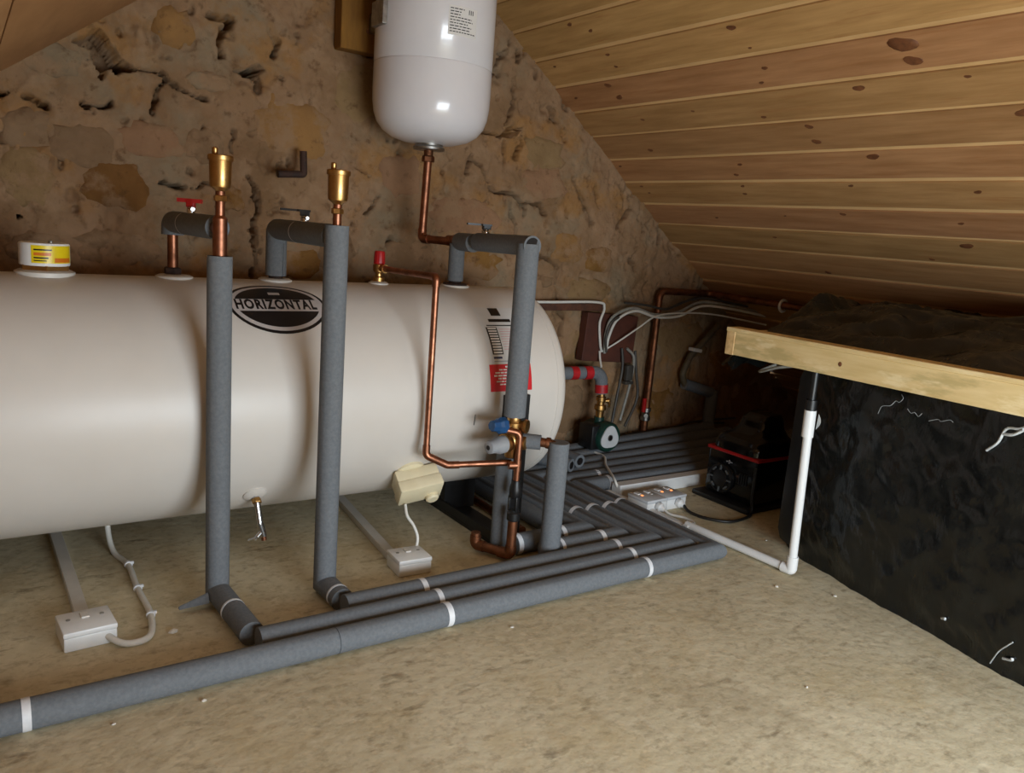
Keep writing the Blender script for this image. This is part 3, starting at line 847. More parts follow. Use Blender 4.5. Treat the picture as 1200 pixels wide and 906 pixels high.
def ball_valve(name, c, ax, lever_kind, label, lever_dir):
    v = thing(name, c, label, 'valve')
    A = V3(ax).normalized()
    c = V3(c)
    m = MB(); m.lathe([(0.014, -0.034), (0.0155, -0.033), (0.0155, -0.018), (0.0135, -0.017), (0.0175, -0.008), (0.0175, 0.008), (0.0135, 0.017), (0.0155, 0.018), (0.0155, 0.033), (0.014, 0.034)], c, A, 20); m.build('body', 'chrome', v)
    m = MB(); m.lathe([(0.0085, 0.010), (0.0085, 0.031), (0.006, 0.033), (0.006, 0.040)], c, (0, 0, 1), 16); m.build('stem', 'chrome', v)
    side = A
    for s in (-1, 1):
        m = MB(); m.lathe([(0.0040, -0.004), (0.0048, -0.003), (0.0048, 0.003), (0.0040, 0.004)], c + side * 0.0125 * s + Vector((0, 0, 0.031)), (side * s), 12); m.build('hex_screw', 'chrome', v)
    d = V3(lever_dir).normalized()
    p = Vector((-d.y, d.x, 0))
    F = Matrix((d, p, Vector((0, 0, 1)))).transposed()
    m = MB()
    if lever_kind == 'lever':
        m.prism([(-0.012, -0.010), (0.012, -0.010), (0.016, -0.007), (0.05, -0.006), (0.052, 0), (0.05, 0.006), (0.016, 0.007), (0.012, 0.010), (-0.012, 0.010)], 0.044, 0.0485, F, c)
        m.rbox(c + Vector((0, 0, 0.041)), (0.021, 0.018, 0.012), 0.002, F)
        m.build('lever', 'black_plastic', v, smooth=0)
    else:
        m.prism([(-0.022, -0.006), (-0.004, -0.008), (0.010, -0.006), (0.026, -0.008), (0.026, 0.008), (0.010, 0.006), (-0.004, 0.008), (-0.022, 0.006)], 0.044, 0.052, F, c)
        m.rbox(c + Vector((0, 0, 0.041)), (0.018, 0.014, 0.014), 0.003, F)
        m.build('butterfly_handle', 'red_plastic', v, smooth=0)
    return v

def air_vent(x, y, z, label):
    v = thing('air_vent', (x, y, z), label, 'air vent', 'automatic air vents on the lagged risers')
    m = MB(); m.lathe([(0.0100, 0.0), (0.012, 0.001), (0.012, 0.010), (0.0085, 0.012), (0.0085, 0.022)], (x, y, z), (0, 0, 1), 6); m.build('hex_nut', 'brass', v, smooth=20)
    m = MB(); m.lathe([(0.008, 0.018), (0.012, 0.022), (0.018, 0.026), (0.0195, 0.031), (0.0205, 0.076)], (x, y, z), (0, 0, 1), 32); m.build('body', 'brass', v)
    m = MB(); m.lathe([(0.0225, 0.074), (0.0232, 0.0755), (0.0232, 0.083), (0.0215, 0.0845), (0.005, 0.0855)], (x, y, z), (0, 0, 1), 32); m.build('lid', 'brass', v)
    m = MB(); m.lathe([(0.0045, 0.085), (0.0055, 0.087), (0.0055, 0.096), (0.004, 0.098)], (x - 0.009, y + 0.004, z), (0, 0, 1), 14); m.build('bleed_cap', 'brass', v)
    return v

ZT = 0.764
# riser with exposed copper top (first)
P1 = (0.409, 1.578); P1T = (0.392, 1.905)
F1Y, F2Y, F3Y, F4Y, F5Y = 1.281, 1.338, 1.396, 1.462, 1.53
X1, X2, X3, X4, X5, X6 = 1.588, 1.530, 1.470, 1.410, 1.350, 1.292
B1, B2, B3, B4, B5 = 1.835, 1.892, 1.949, 2.006, 2.063
r1 = thing('lagged_riser', (P1[0], P1[1], 0), 'grey foam lagged riser with bare copper under its brass vent, red valve beside it', 'pipe')
m = MB(); sleeve(m, [(P1[0], P1[1], 0.712), (P1[0], P1[1], 0.026), (P1[0] + 0.01, F2Y + 0.035, 0.026)], 0.0235); m.build('foam_sleeve', 'foam', r1)
m = MB(); sleeve(m, [(P1[0] + 0.002, P1[1] + 0.026, ZT), (P1T[0], P1T[1], ZT), (P1T[0], P1T[1], ZT - 0.028)], 0.0235, bend=0.018); m.build('foam_sleeve', 'foam', r1)
m = MB(); m.tube([(P1[0], P1[1], 0.70), (P1[0], P1[1], 0.836)], 0.0088, 18); m.build('copper_pipe', 'copper', r1)
m = MB(); m.tube([(P1[0], P1[1], 0.705), (P1[0], P1[1], 0.782)], 0.0135, 20); m.tube([(P1[0], P1[1], 0.782), (P1[0], P1[1], 0.788)], lambda t: 0.0135 - 0.004 * t, 20, caps=False); m.tube([(P1[0], P1[1], ZT), (P1[0], P1[1] + 0.04, ZT)], 0.0125, 18); m.build('copper_tee', 'copper', r1)
m = MB(); m.tube([(P1T[0], P1T[1], ZT - 0.01), (P1T[0], P1T[1], TZ + TR)], 0.0112, 18); m.build('copper_pipe', 'copper', r1)
m = MB(); m.lathe([(0.017, 0), (0.0185, 0.002), (0.0185, 0.014), (0.015, 0.017)], (P1T[0], P1T[1], TZ + TR + 0.004), (0, 0, 1), 6); m.build('hex_nut', 'dark_iron', r1, smooth=20)
# the peeled flap of foam left at the foot and the cut edge
def flap(u, w):
    a = math.radians(200 + 130 * u)
    return (0.352 + 0.03 * w + 0.004 * math.cos(a), 1.560 + 0.022 * math.cos(a) + 0.006 * w, 0.024 + 0.022 * math.sin(a) + 0.010 * w)
m = MB(); sheet(m, lambda u, w: (0.330 + 0.055 * u, 1.566 - 0.020 * w * (0.4 + u) + 0.006 * u, 0.003 + 0.032 * math.sin(math.pi * (0.1 + 0.75 * w)) * (0.35 + 0.65 * u)), 10, 8)
m.build('foam_flap', 'foam', r1)
m = MB(); band(m, (P1[0] + 0.0045, 1.478, 0.026), (0.04, -1, 0), 0.0241, 0.006); m.build('tape', 'tape', r1)
m = MB(); sheet(m, lambda u, w: (P1T[0] + (P1[0] - P1T[0]) * 0.35 + 0.0242 * math.cos(math.radians(120 + 150 * u)), 1.792 + 0.004 * w, ZT + 0.0242 * math.sin(math.radians(120 + 150 * u))), 14, 1); m.build('cable_tie', 'tape', r1)
ball_valve('ball_valve', (0.400, 1.770, ZT), (0, 1, 0), 'butterfly', 'chrome ball valve with a red butterfly handle', (-0.75, 0.45, 0))
air_vent(P1[0], P1[1], 0.814, 'brass automatic air vent over a bare copper tee')

# second riser
P2 = (0.618, 1.519); P2T = (0.618, 1.885)
r2 = thing('lagged_riser', (P2[0], P2[1], 0), 'grey foam lagged riser arching back to the cylinder, foam right up to its vent', 'pipe')
m = MB(); sleeve(m, [(P2[0], P2[1], ZT + 0.022), (P2[0], P2[1], 0.026), (P2[0] + 0.004, F3Y + 0.034, 0.026)], 0.0240); m.build('foam_sleeve', 'foam', r2)
m = MB(); sleeve(m, [(P2[0], P2[1] + 0.02, ZT), (P2T[0], P2T[1], ZT), (P2T[0], P2T[1], TZ + TR + 0.012)], 0.0240, bend=0.01); m.build('foam_sleeve', 'foam', r2)
m = MB(); m.rbox((P2T[0] + 0.0105, P2T[1] - 0.0222, 0.695), (0.002, 0.003, 0.075), 0); m.build('slit', 'black_print', r2, smooth=0)
m = MB(); m.tube([(P2[0], P2[1], 0.77), (P2[0], P2[1], 0.832)], 0.0085, 18); m.build('copper_pipe', 'copper', r2)
m = MB(); m.tube([(P2T[0], P2T[1], 0.66), (P2T[0], P2T[1], TZ + TR)], 0.0165, 18); m.build('fitting', 'dark_iron', r2)
m = MB(); band(m, (P2[0] + 0.003, 1.452, 0.026), (0, 1, 0), 0.0246, 0.006); m.build('tape', 'tape', r2)
m = MB(); sheet(m, lambda u, w: (P2[0] + 0.0246 * math.cos(math.radians(120 + 140 * u)), 1.730 + 0.004 * w, ZT + 0.0246 * math.sin(math.radians(120 + 140 * u))), 14, 1); m.build('cable_tie', 'tape', r2)
ball_valve('ball_valve', (P2[0], 1.700, ZT), (0, 1, 0), 'lever', 'chrome ball valve with a black lever between the two brass air vents', (-0.92, 0.35, 0))
air_vent(P2[0], P2[1], 0.808, 'brass automatic air vent rising straight out of grey foam')

# third riser, over the valve set
P3 = (1.088, 1.522); P3T = (1.112, 1.885)
r3 = thing('lagged_riser', (P3[0], P3[1], 0.36), 'grey foam lagged pipe dropping past the red sticker to the brass valve set', 'pipe')
m = MB(); sleeve(m, [(P3[0], P3[1], ZT + 0.012), (P3[0], P3[1], 0.365)], 0.0265); m.build('foam_sleeve', 'foam', r3)
m = MB(); sleeve(m, [(P3[0] - 0.0005, P3[1] - 0.018, ZT + 0.008), (P3T[0] - 0.008, 1.765, ZT + 0.004)], 0.0235); m.build('foam_sleeve', 'foam', r3)
m = MB(); m.tube([(P3[0], P3[1] - 0.0186, ZT + 0.0085), (P3[0], P3[1] - 0.0150, ZT + 0.0085)], 0.0185, 20); m.build('dark_end', 'black_print', r3)
m = MB(); sleeve(m, [(P3T[0] - 0.007, 1.79, ZT), (P3T[0], P3T[1] - 0.012, ZT)], 0.0240); m.build('foam_sleeve', 'foam', r3)
m = MB(); sleeve(m, [(P3T[0], P3T[1], ZT - 0.006), (P3T[0], P3T[1], TZ + TR + 0.014)], 0.0215); m.build('foam_sleeve', 'foam', r3)
m = MB(); m.tube([(P3T[0], P3T[1], 0.67), (P3T[0], P3T[1], TZ + TR + 0.001)], 0.0165, 18); m.lathe([(0.034, 0), (0.032, 0.004), (0.02, 0.005)], (P3T[0], P3T[1], TZ + TR + 0.004), (0, 0, 1), 20); m.build('fitting', 'dark_iron', r3)
m = MB(); m.tube([(P3T[0] - 0.002, 1.93, ZT), (P3T[0], 1.86, ZT)], 0.0148, 20); m.lathe([(0.0175, -0.012), (0.0185, -0.01), (0.0185, 0.010), (0.0175, 0.012)], (P3T[0], 1.885, ZT), (0.04, -1, 0), 20); m.build('copper_tee', 'copper', r3)
ball_valve('ball_valve', (P3T[0] - 0.009, 1.730, ZT + 0.002), (0, 1, 0), 'lever', 'chrome ball valve with a black lever below the expansion vessel', (-0.93, 0.3, 0))

# pressure relief pipework (15 mm copper) from the red-topped valve on the cylinder
SX, SY = 0.886, 1.585
sv = thing('relief_valve', (SX, 1.888, TZ + TR), 'small brass relief valve with a red cap on the cylinder', 'valve')
zb = TZ + TR
m = MB(); m.lathe([(0.026, -0.003), (0.026, 0.002), (0.018, 0.006)], (SX, 1.888, zb), (0, 0, 1), 24); m.build('collar', 'trunking', sv)
m = MB(); m.lathe([(0.012, 0.004), (0.0145, 0.006), (0.0145, 0.016), (0.009, 0.019), (0.009, 0.026), (0.014, 0.030), (0.0155, 0.038), (0.0155, 0.048), (0.012, 0.052)], (SX, 1.888, zb), (0, 0, 1), 16); m.lathe([(0.009, 0), (0.009, 0.026), (0.011, 0.027), (0.011, 0.034)], (SX, 1.888, zb + 0.040), (0.05, -1, 0), 14); m.build('body', 'brass', sv)
m = MB(); m.lathe([(0.0135, 0.050), (0.0150, 0.052), (0.0140, 0.078), (0.0120, 0.083), (0.004, 0.084)], (SX, 1.888, zb), (0, 0, 1), 14); m.build('cap', 'red_plastic', sv, smooth=20)
rp = thing('copper_pipe', (SX, SY, 0.25), 'thin copper pipe looping down the front of the cylinder to the valve set', 'pipe')
m = MB(); m.tube([(SX, 1.86, zb + 0.040), (SX, SY, 0.688), (SX, SY, 0.268), (SX + 0.045, SY - 0.025, 0.247), (P3[0] - 0.004, P3[1] - 0.006, 0.25)], 0.0078, 16, bend=0.014); m.build('pipe', 'copper', rp)
m = MB(); m.tube([(SX, SY + 0.022, 0.6875), (SX, SY, 0.688), (SX, SY, 0.665)], 0.0093, 16, bend=0.012); m.build('elbow', 'copper', rp)
m = MB(); m.tube([(SX, SY, 0.293), (SX, SY, 0.268), (SX + 0.045, SY - 0.025, 0.247), (SX + 0.072, SY - 0.034, 0.2475)], 0.0092, 16, bend=0.014); m.build('elbow', 'copper', rp)

# brass multi-valve set on the third riser
vs_ = thing('valve_set', (P3[0], P3[1], 0.26), 'brass pressure valve set with blue and grey caps in front of the cylinder', 'valve')
x, y = P3
m = MB()
m.lathe([(0.0155, 0.262), (0.018, 0.266), (0.018, 0.282), (0.022, 0.288), (0.025, 0.302), (0.022, 0.316), (0.018, 0.322), (0.021, 0.332), (0.0215, 0.350), (0.017, 0.356), (0.0165, 0.370)], (x, y, 0), (0, 0, 1), 24)
m.build('body', 'brass', vs_)
LV = Vector((-0.86, -0.15, 0.0)).normalized()        # caps point to the left along the shell
FV = Vector((0.55, -0.83, 0.0)).normalized()
m = MB(); m.lathe([(0.012, 0.0), (0.012, 0.025), (0.0155, 0.028), (0.0155, 0.036)], (x, y, 0.343), LV, 20); m.build('branch', 'brass', vs_)
m = MB(); m.lathe([(0.015, 0.030), (0.0205, 0.034), (0.0205, 0.048), (0.015, 0.056), (0.0135, 0.072), (0.012, 0.074)], (x, y, 0.343), (LV + Vector((0, 0, 0.08))), 8); m.build('blue_cap', 'blue_plastic', vs_, smooth=20)
m = MB(); m.lathe([(0.018, 0.0), (0.022, 0.016), (0.0235, 0.020), (0.0235, 0.030)], (x, y, 0.300), LV, 24); m.build('branch', 'brass', vs_)
m = MB(); m.lathe([(0.0215, 0.028), (0.0215, 0.046), (0.0165, 0.062), (0.0155, 0.078), (0.012, 0.080)], (x, y, 0.300), (LV + Vector((0, 0, -0.05))), 24); m.build('grey_cap', 'grey_plastic', vs_)
m = MB(); m.lathe([(0.006, 0.0798), (0.006, 0.0806)], (x, y, 0.300), (LV + Vector((0, 0, -0.05))), 12); m.build('screw', 'black_print', vs_)
for zz in (0.344, 0.303):
    m = MB(); m.lathe([(0.013, 0.006), (0.013, 0.024), (0.0165, 0.026), (0.0175, 0.030), (0.0165, 0.036), (0.010, 0.038)], (x, y, zz), FV, 20); m.build('brass_plug', 'brass', vs_)
# short lagged branch with an elbow over to the foam upright
RX, RY = 1.172, 1.446
m = MB(); m.tube([(x + 0.020, y - 0.016, 0.306), (x + 0.052, y - 0.045, 0.306)], 0.0185, 22); m.build('foam_sleeve', 'foam', vs_)
m = MB(); m.tube([(x + 0.045, y - 0.040, 0.308), (x + 0.072, y - 0.062, 0.305), (RX, RY, 0.296), (RX, RY, 0.280)], 0.0115, 18, bend=0.012); m.lathe([(0.0135, -0.006), (0.014, 0.0), (0.0135, 0.006)], (x + 0.066, y - 0.057, 0.3065), (0.78, -0.62, -0.05), 18); m.build('copper_elbow', 'copper_old', vs_)
# copper drain with the black tundish
dp = thing('discharge_pipe', (x - 0.004, y - 0.02, 0), 'copper discharge pipe with a black tundish bending back at the floor', 'pipe')
qx, qy = x - 0.001, y - 0.030
m = MB(); m.tube([(x - 0.035, y - 0.012, 0.337), (qx, qy, 0.330), (qx, qy, 0.178)], 0.0080, 16, bend=0.014); m.build('copper_pipe', 'copper', dp)
m = MB(); m.tube([(qx, qy, 0.236), (qx, qy, 0.264)], 0.0096, 16); m.tube([(qx, qy, 0.25), (qx - 0.022, qy + 0.006, 0.25)], 0.0096, 16); m.build('copper_tee', 'copper', dp)
m = MB(); m.lathe([(0.0115, 0.108), (0.0165, 0.112), (0.0165, 0.130), (0.013, 0.134), (0.013, 0.138)], (qx, qy, 0), (0, 0, 1), 16); m.lathe([(0.013, 0.168), (0.0150, 0.171), (0.0155, 0.190), (0.012, 0.206), (0.0115, 0.212)], (qx, qy, 0), (0, 0, 1), 16)
for a in (0.3, 2.4, 4.5):
    m.rbox((qx + 0.0125 * math.cos(a), qy + 0.0125 * math.sin(a), 0.153), (0.006, 0.006, 0.038), 0.001)
m.build('tundish', 'black_plastic', dp)
m = MB(); m.tube([(qx, qy, 0.118), (qx, qy, 0.020), (qx - 0.045, qy + 0.092, 0.020), (qx - 0.045, qy + 0.092, 0.052)], 0.0122, 20, bend=0.018); m.build('copper_pipe', 'copper_old', dp)
m = MB(); m.tube([(qx, qy, 0.043), (qx, qy, 0.020), (qx - 0.014, qy + 0.028, 0.020)], 0.0142, 20, bend=0.018); m.build('elbow', 'copper_old', dp); m = MB(); m.tube([(qx - 0.033, qy + 0.068, 0.020), (qx - 0.045, qy + 0.092, 0.020), (qx - 0.045, qy + 0.092, 0.044)], 0.0142, 20, bend=0.016); m.build('elbow', 'copper_old', dp)
# grey lagged supply rising behind the tundish, and the upright in front
up1 = thing('lagged_pipe', (1.096, 1.562, 0), 'grey foam lagged pipe rising behind the black tundish and turning along the floor', 'pipe', 'lagged pipes on the floor')
m = MB(); sleeve(m, [(1.100, 1.566, 0.268), (1.100, 1.566, 0.0)], 0.0215); m.build('foam_sleeve', 'foam', up1)
up2 = thing('lagged_pipe', (RX, RY, 0), 'grey foam lagged upright beside the brass valve set', 'pipe', 'lagged pipes on the floor')
m = MB(); sleeve(m, [(RX, RY, 0.312), (RX, RY, 0.0)], 0.0255); m.build('foam_sleeve', 'foam', up2)

# ------------------------------------------------------------------ pipes along the floor
def floor_pipe(path, tapes, label, r=0.0268, taper=None):
    p0 = path[0]
    t = thing('lagged_pipe', (p0[0], p0[1], 0), label, 'pipe', 'lagged pipes on the floor')
    m = MB(); sleeve(m, path, r); m.build('foam_sleeve', 'foam', t)
    for c, ax in tapes:
        m = MB(); band(m, c, ax, r + 0.0006, random.uniform(0.010, 0.014)); m.build('tape', 'tape', t)
    return t
zf = 0.0262
XA, YA = (1, 0, 0), (0, 1, 0)
floor_pipe([(-0.75, F1Y, zf), (X1, F1Y, zf), (X1, B1, zf), (2.62, B1, zf)], [((0.052, F1Y, zf), XA), ((0.785, F1Y, zf), XA), ((1.340, F1Y, zf), XA), ((X1, 1.645, zf), YA), ((1.70, B1, zf), XA)],
           'front grey foam lagged pipe, outermost along the bare floor', r=0.0245)
front = [o for o in COL.objects if o.name.startswith('lagged_pipe') and o.get('label', '').startswith('front')][0]
for jx in (0.548,):
    m = MB(); band(m, (jx, F1Y, 0.0262), (1, 0, 0), 0.0247, 0.0016); m.build('joint', 'foam_cut', front)
floor_pipe([(P1[0] + 0.012, F2Y, zf), (X2, F2Y, zf), (X2, B2, zf), (2.62, B2, zf + 0.004)], [((0.795, F2Y, zf), XA), ((1.342, F2Y, zf), XA), ((X2, 1.628, zf), YA), ((1.70, B2, zf), XA)],
           'second grey foam lagged floor pipe, starting at the foot of the first riser')
floor_pipe([(P2[0] - 0.005, F3Y, zf), (X3, F3Y, zf), (X3, B3, zf), (2.60, B3, zf + 0.012)], [((0.790, F3Y, zf), XA), ((1.344, F3Y, zf), XA), ((X3, 1.632, zf), YA)],
           'third grey foam lagged floor pipe, starting at the foot of the second riser')
floor_pipe([(RX - 0.004, F4Y, zf), (X4, F4Y, zf), (X4, B4, zf), (2.58, B4, zf + 0.024)], [((1.215, F4Y, zf), XA), ((1.350, F4Y, zf), XA), ((X4, 1.632, zf), YA)],
           'fourth grey foam lagged floor pipe, starting at the foam upright')
floor_pipe([(1.122, F5Y, zf), (X5, F5Y, zf), (X5, B5, zf), (2.55, B5, zf + 0.040)], [((1.130, F5Y, zf), XA), ((1.272, F5Y, zf), XA)],
           'fifth grey foam lagged floor pipe, starting beside the tundish')
floor_pipe([(X6, 1.585, zf), (X6, 2.12, zf), (2.50, 2.12, zf + 0.05)], [],
           'innermost grey foam lagged pipe running from the cradle to the wall')
# loose ends of foam by the pump and a dull copper pipe under the cylinder end
for pth, lb_ in (([(1.60, 1.90, 0.076), (1.56, 1.99, 0.077), (1.52, 2.08, 0.080)], 'short loose foam sleeve with a curled open end below the pump'),
                 ([(1.655, 1.925, 0.077), (1.645, 2.06, 0.080)], 'short straight foam offcut lying on the pipes below the pump')):
    t = thing('foam_offcut', pth[0], lb_, 'foam offcut')
    m = MB(); sleeve(m, pth, 0.022, bend=0.05); m.build('foam_sleeve', 'foam', t)
    d = (V3(pth[0]) - V3(pth[1])).normalized()
    m = MB(); m.tube([V3(pth[0]), V3(pth[0]) + d * 0.0008], 0.013, 16); m.build('open_end', 'black_print', t)
m = MB(); m.tube([(1.222, 1.63, 0.0112), (1.240, 2.10, 0.0112)], 0.0112, 16)
tag(m.build('copper_pipe', 'copper_old'), 'dull copper pipe lying on the floor beside the cradle', 'pipe')

# ------------------------------------------------------------------ electrical things in front of the cylinder
def rotz(a):
    return Matrix.Rotation(math.radians(a), 3, 'Z')

# cream heater box on the underside of the cylinder
n = Vector((0, -math.cos(math.radians(40)), -math.sin(math.radians(40))))
base = V3(on_tank(0.905, -40))
hb = thing('heater_box', base, 'cream plastic immersion heater box tilted under the cylinder', 'heater box')
Fh = Matrix((Vector((1, 0, 0)), n.cross(Vector((1, 0, 0))), n)).transposed() @ rotz(12)
m = MB(); m.lathe([(0.043, -0.004), (0.043, 0.004), (0.036, 0.008)], base - Vector((0.01, 0, 0)), n, 32); m.build('flange', 'cream', hb)
m = MB(); m.rbox(base + n * 0.020, (0.108, 0.066, 0.032), 0.004, Fh); m.build('base', 'cream', hb, smooth=30)
m = MB(); m.rbox(base + n * 0.050, (0.112, 0.070, 0.032), 0.005, Fh); m.build('lid', 'cream', hb, smooth=30)
m = MB(); m.lathe([(0.017, 0.0), (0.017, 0.012), (0.013, 0.016)], base + n * 0.062 + Fh @ Vector((0.030, -0.020, 0)), n, 18); m.build('cable_gland', 'cream', hb)
m = MB(); m.lathe([(0.010, 0.0), (0.010, 0.010), (0.007, 0.013)], base + n * 0.050 + Fh @ Vector((-0.004, -0.032, 0)), Fh @ Vector((0, -1, 0)), 14); m.build('screw_boss', 'dark_iron', hb)

def junction_box(c, size, rz, label):
    t = thing('junction_box', (c[0], c[1], 0), label, 'junction box', 'white surface boxes on the floor')
    R = rotz(rz)
    h = size[2]
    m = MB(); m.rbox((c[0], c[1], h * 0.36), (size[0], size[1], h * 0.72), 0.003, R); m.build('back_box', 'white_plastic', t, smooth=30)
    m = MB(); m.rbox((c[0], c[1], h * 0.86), (size[0] + 0.002, size[1] + 0.002, h * 0.28), 0.003, R); m.build('cover_plate', 'white_plastic', t, smooth=30)
    for sx in (-0.32, 0.32):
        p = V3((c[0], c[1], h)) + R @ Vector((size[0] * sx, size[1] * 0.12, 0))
        m = MB(); m.lathe([(0.004, -0.0005), (0.004, 0.0008), (0.003, 0.0012)], p, (0, 0, 1), 12); m.build('screw', 'zinc', t)
    p = V3((c[0], c[1], h + 0.001)) + R @ Vector((0, size[1] * 0.2, 0))
    m = MB(); m.rbox(p, (0.014, 0.022, 0.004), 0.001, R); m.build('fuse_carrier', 'trunking', t, smooth=0)
    return t
junction_box((0.163, 1.535, 0), (0.088, 0.082, 0.038), 4, 'white switched box on the floor beside the looped white cable')
junction_box((0.843, 1.560, 0), (0.082, 0.076, 0.040), -3, 'white switched box on the floor below the cream heater box')

def trunk(a, b, w, h, name, label, mt='trunking', z0=0.0, group=None):
    a, b = V3(a), V3(b)
    d = (b - a).normalized()
    R = Matrix((d, Vector((0, 0, 1)).cross(d), Vector((0, 0, 1)))).transposed()
    t = thing(name, ((a.x + b.x) / 2, (a.y + b.y) / 2, z0), label, 'trunking', group)
    L_ = (b - a).length
    c = (a + b) / 2
    m = MB(); m.rbox((c.x, c.y, z0 + h * 0.4), (L_, w, h * 0.8), 0.001, R); m.build('channel', mt, t, smooth=0)
    m = MB(); m.rbox((c.x, c.y, z0 + h * 0.88), (L_, w * 0.94, h * 0.24), 0.001, R); m.build('lid', mt, t, smooth=0)
    return t
trunk((0.158, 2.14, 0), (0.165, 1.572, 0), 0.026, 0.016, 'cable_trunking', 'off white mini trunking running under the cylinder to the box with the looped cable')
trunk((0.880, 2.12, 0), (0.828, 1.592, 0), 0.026, 0.016, 'cable_trunking', 'off white mini trunking running under the cylinder to the box below the cream heater')
m = MB(); m.rbox((1.32, 2.03, 0.05), (0.07, 0.03, 0.06), 0.004); m.lathe([(0.004, 0), (0.004, 0.002)], (1.32, 2.015, 0.05), (0, -1, 0), 10)
tag(m.build('junction_box', 'white_plastic', smooth=30, loc=(1.32, 2.03, 0.02)), 'small white box in the shadow behind the cradle', 'junction box')

def cable(pts, r, mt, name, label, n=8, seg=10, group=None, cat='cable'):
    m = MB(); m.tube(smooth_path(pts, n), r, seg)
    return tag(m.build(name, mt, smooth=60), label, cat, group)

c1 = thing('cable', (0.26, 1.75, 0), 'thick white cable looping over the floor with white ties', 'cable')
pts1 = [(0.262, 1.95, 0.115), (0.258, 1.965, 0.05), (0.262, 1.91, 0.0075), (0.279, 1.824, 0.0065), (0.277, 1.695, 0.0065), (0.279, 1.57, 0.0065), (0.262, 1.482, 0.0065), (0.222, 1.470, 0.0065), (0.196, 1.495, 0.014), (0.190, 1.528, 0.024)]
m = MB(); m.tube(smooth_path(pts1, 8), 0.0062, 12); m.build('cable_sheath', 'white_cable', c1, smooth=60)
for p, a in (((0.2795, 1.824, 0.0068), (-0.1, 1, 0)), ((0.277, 1.695, 0.0068), (0, 1, 0)), ((0.2785, 1.565, 0.0068), (0.1, 1, 0))):
    m = MB(); band(m, p, a, 0.0086, 0.008); m.rbox(V3(p) + Vector((0.007, 0, 0.004)), (0.009, 0.006, 0.006), 0.001); m.build('cable_tie', 'tape', c1, smooth=0)
cable([(0.870, 1.645, 0.128), (0.868, 1.628, 0.105), (0.878, 1.612, 0.085), (0.884, 1.600, 0.06), (0.880, 1.594, 0.038), (0.872, 1.584, 0.030)], 0.0038, 'white_cable', 'cable', 'short cream cable hanging from the heater box to the white box')

# drain cock
dc = thing('drain_cock', on_tank(0.518, -43), 'small chrome drain cock hanging under the cylinder', 'drain cock')
p = V3(on_tank(0.518, -43)) + dn * 0.008
m = MB(); m.tube([p, p + dn * 0.012, p + Vector((0.004, -0.02, -0.055)), p + Vector((0.012, -0.022, -0.085))], 0.0075, 14, bend=0.01); m.build('body', 'chrome', dc)
m = MB(); m.lathe([(0.0095, 0), (0.0105, 0.002), (0.0105, 0.010), (0.0095, 0.012)], p + dn * 0.004, dn, 6); m.build('hex_nut', 'brass', dc, smooth=20)
e = p + Vector((0.010, -0.022, -0.072))
m = MB(); m.tube([e, e + Vector((-0.020, -0.006, -0.016))], 0.0045, 10); m.tube([e + Vector((-0.016, -0.012, -0.010)), e + Vector((-0.030, 0.004, -0.020))], 0.003, 8); m.build('tap_key', 'chrome', dc)
m = MB(); m.tube([e, e + Vector((0.003, -0.001, -0.022))], 0.0062, 12); m.build('hose_tail', 'copper', dc)

# ------------------------------------------------------------------ pump and its pipe by the wall
PX, PY, PZ = 1.868, 2.085, 0.112
lp = thing('lagged_pipe', (1.70, 2.10, 0.30), 'grey lagged pipe with bands of red tape leading to the pump', 'pipe')
m = MB(); sleeve(m, [(1.30, 2.165, 0.338), (1.60, 2.110, 0.338), (PX - 0.012, PY + 0.005, 0.338), (PX - 0.006, PY, 0.262)], 0.0225, bend=0.035); m.build('foam_sleeve', 'foam', lp)
for c, a, w in (((1.735, 2.098, 0.338), (1, -0.06, 0), 0.028), ((1.793, 2.092, 0.338), (1, -0.06, 0), 0.030), ((PX - 0.0075, PY + 0.001, 0.280), (0.05, -0.05, -1), 0.030)):
    m = MB(); band(m, c, a, 0.0236, w); m.build('red_tape', 'red_tape', lp)
pump = thing('circulation_pump', (PX, PY, 0.05), 'green and black circulation pump with a silver face below brass fittings', 'pump')
m = MB()
m.lathe([(0.013, 0.268), (0.013, 0.252), (0.018, 0.250), (0.018, 0.236), (0.0135, 0.233), (0.0135, 0.222), (0.020, 0.220), (0.0215, 0.214), (0.0215, 0.204), (0.016, 0.200), (0.0145, 0.186), (0.0145, 0.172)][::-1], (PX - 0.005, PY, 0), (0, 0, 1), 20)
m.build('brass_valve', 'brass', pump)
m = MB(); m.lathe([(0.007, 0), (0.007, 0.018), (0.010, 0.019), (0.010, 0.024)], (PX, PY, 0.234), (0.75, -0.5, 0.1), 12); m.rbox((PX + 0.024, PY - 0.014, 0.228), (0.006, 0.006, 0.032), 0.001); m.build('valve_key', 'brass', pump)
AX = Vector((0.02, -1.0, 0)).normalized()
SD = Vector((-1.0, -0.02, 0)).normalized()
K = 1.18
pc = V3((PX + 0.002, PY + 0.01, PZ))
m = MB(); m.lathe([(a_ * K, b_ * K) for a_, b_ in [(0.020, -0.045), (0.036, -0.040), (0.042, -0.028), (0.042, 0.012), (0.046, 0.018), (0.046, 0.050), (0.042, 0.056)]], pc, AX, 28); m.tube([(PX - 0.005, PY, PZ + 0.065), (PX - 0.005, PY, PZ - 0.062)], 0.0185, 20); m.build('casting', 'pump_green', pump)
Fp = Matrix((Vector((-AX.y, AX.x, 0)), Vector((0, 0, 1)), AX)).transposed()
ctr = pc + AX * 0.0555 * K
tri = []
for k in range(36):
    a = 2 * math.pi * k / 36
    rr = 0.040 * (1 + 0.10 * math.cos(3 * (a - math.pi / 2)))
    tri.append((rr * math.cos(a), rr * math.sin(a)))
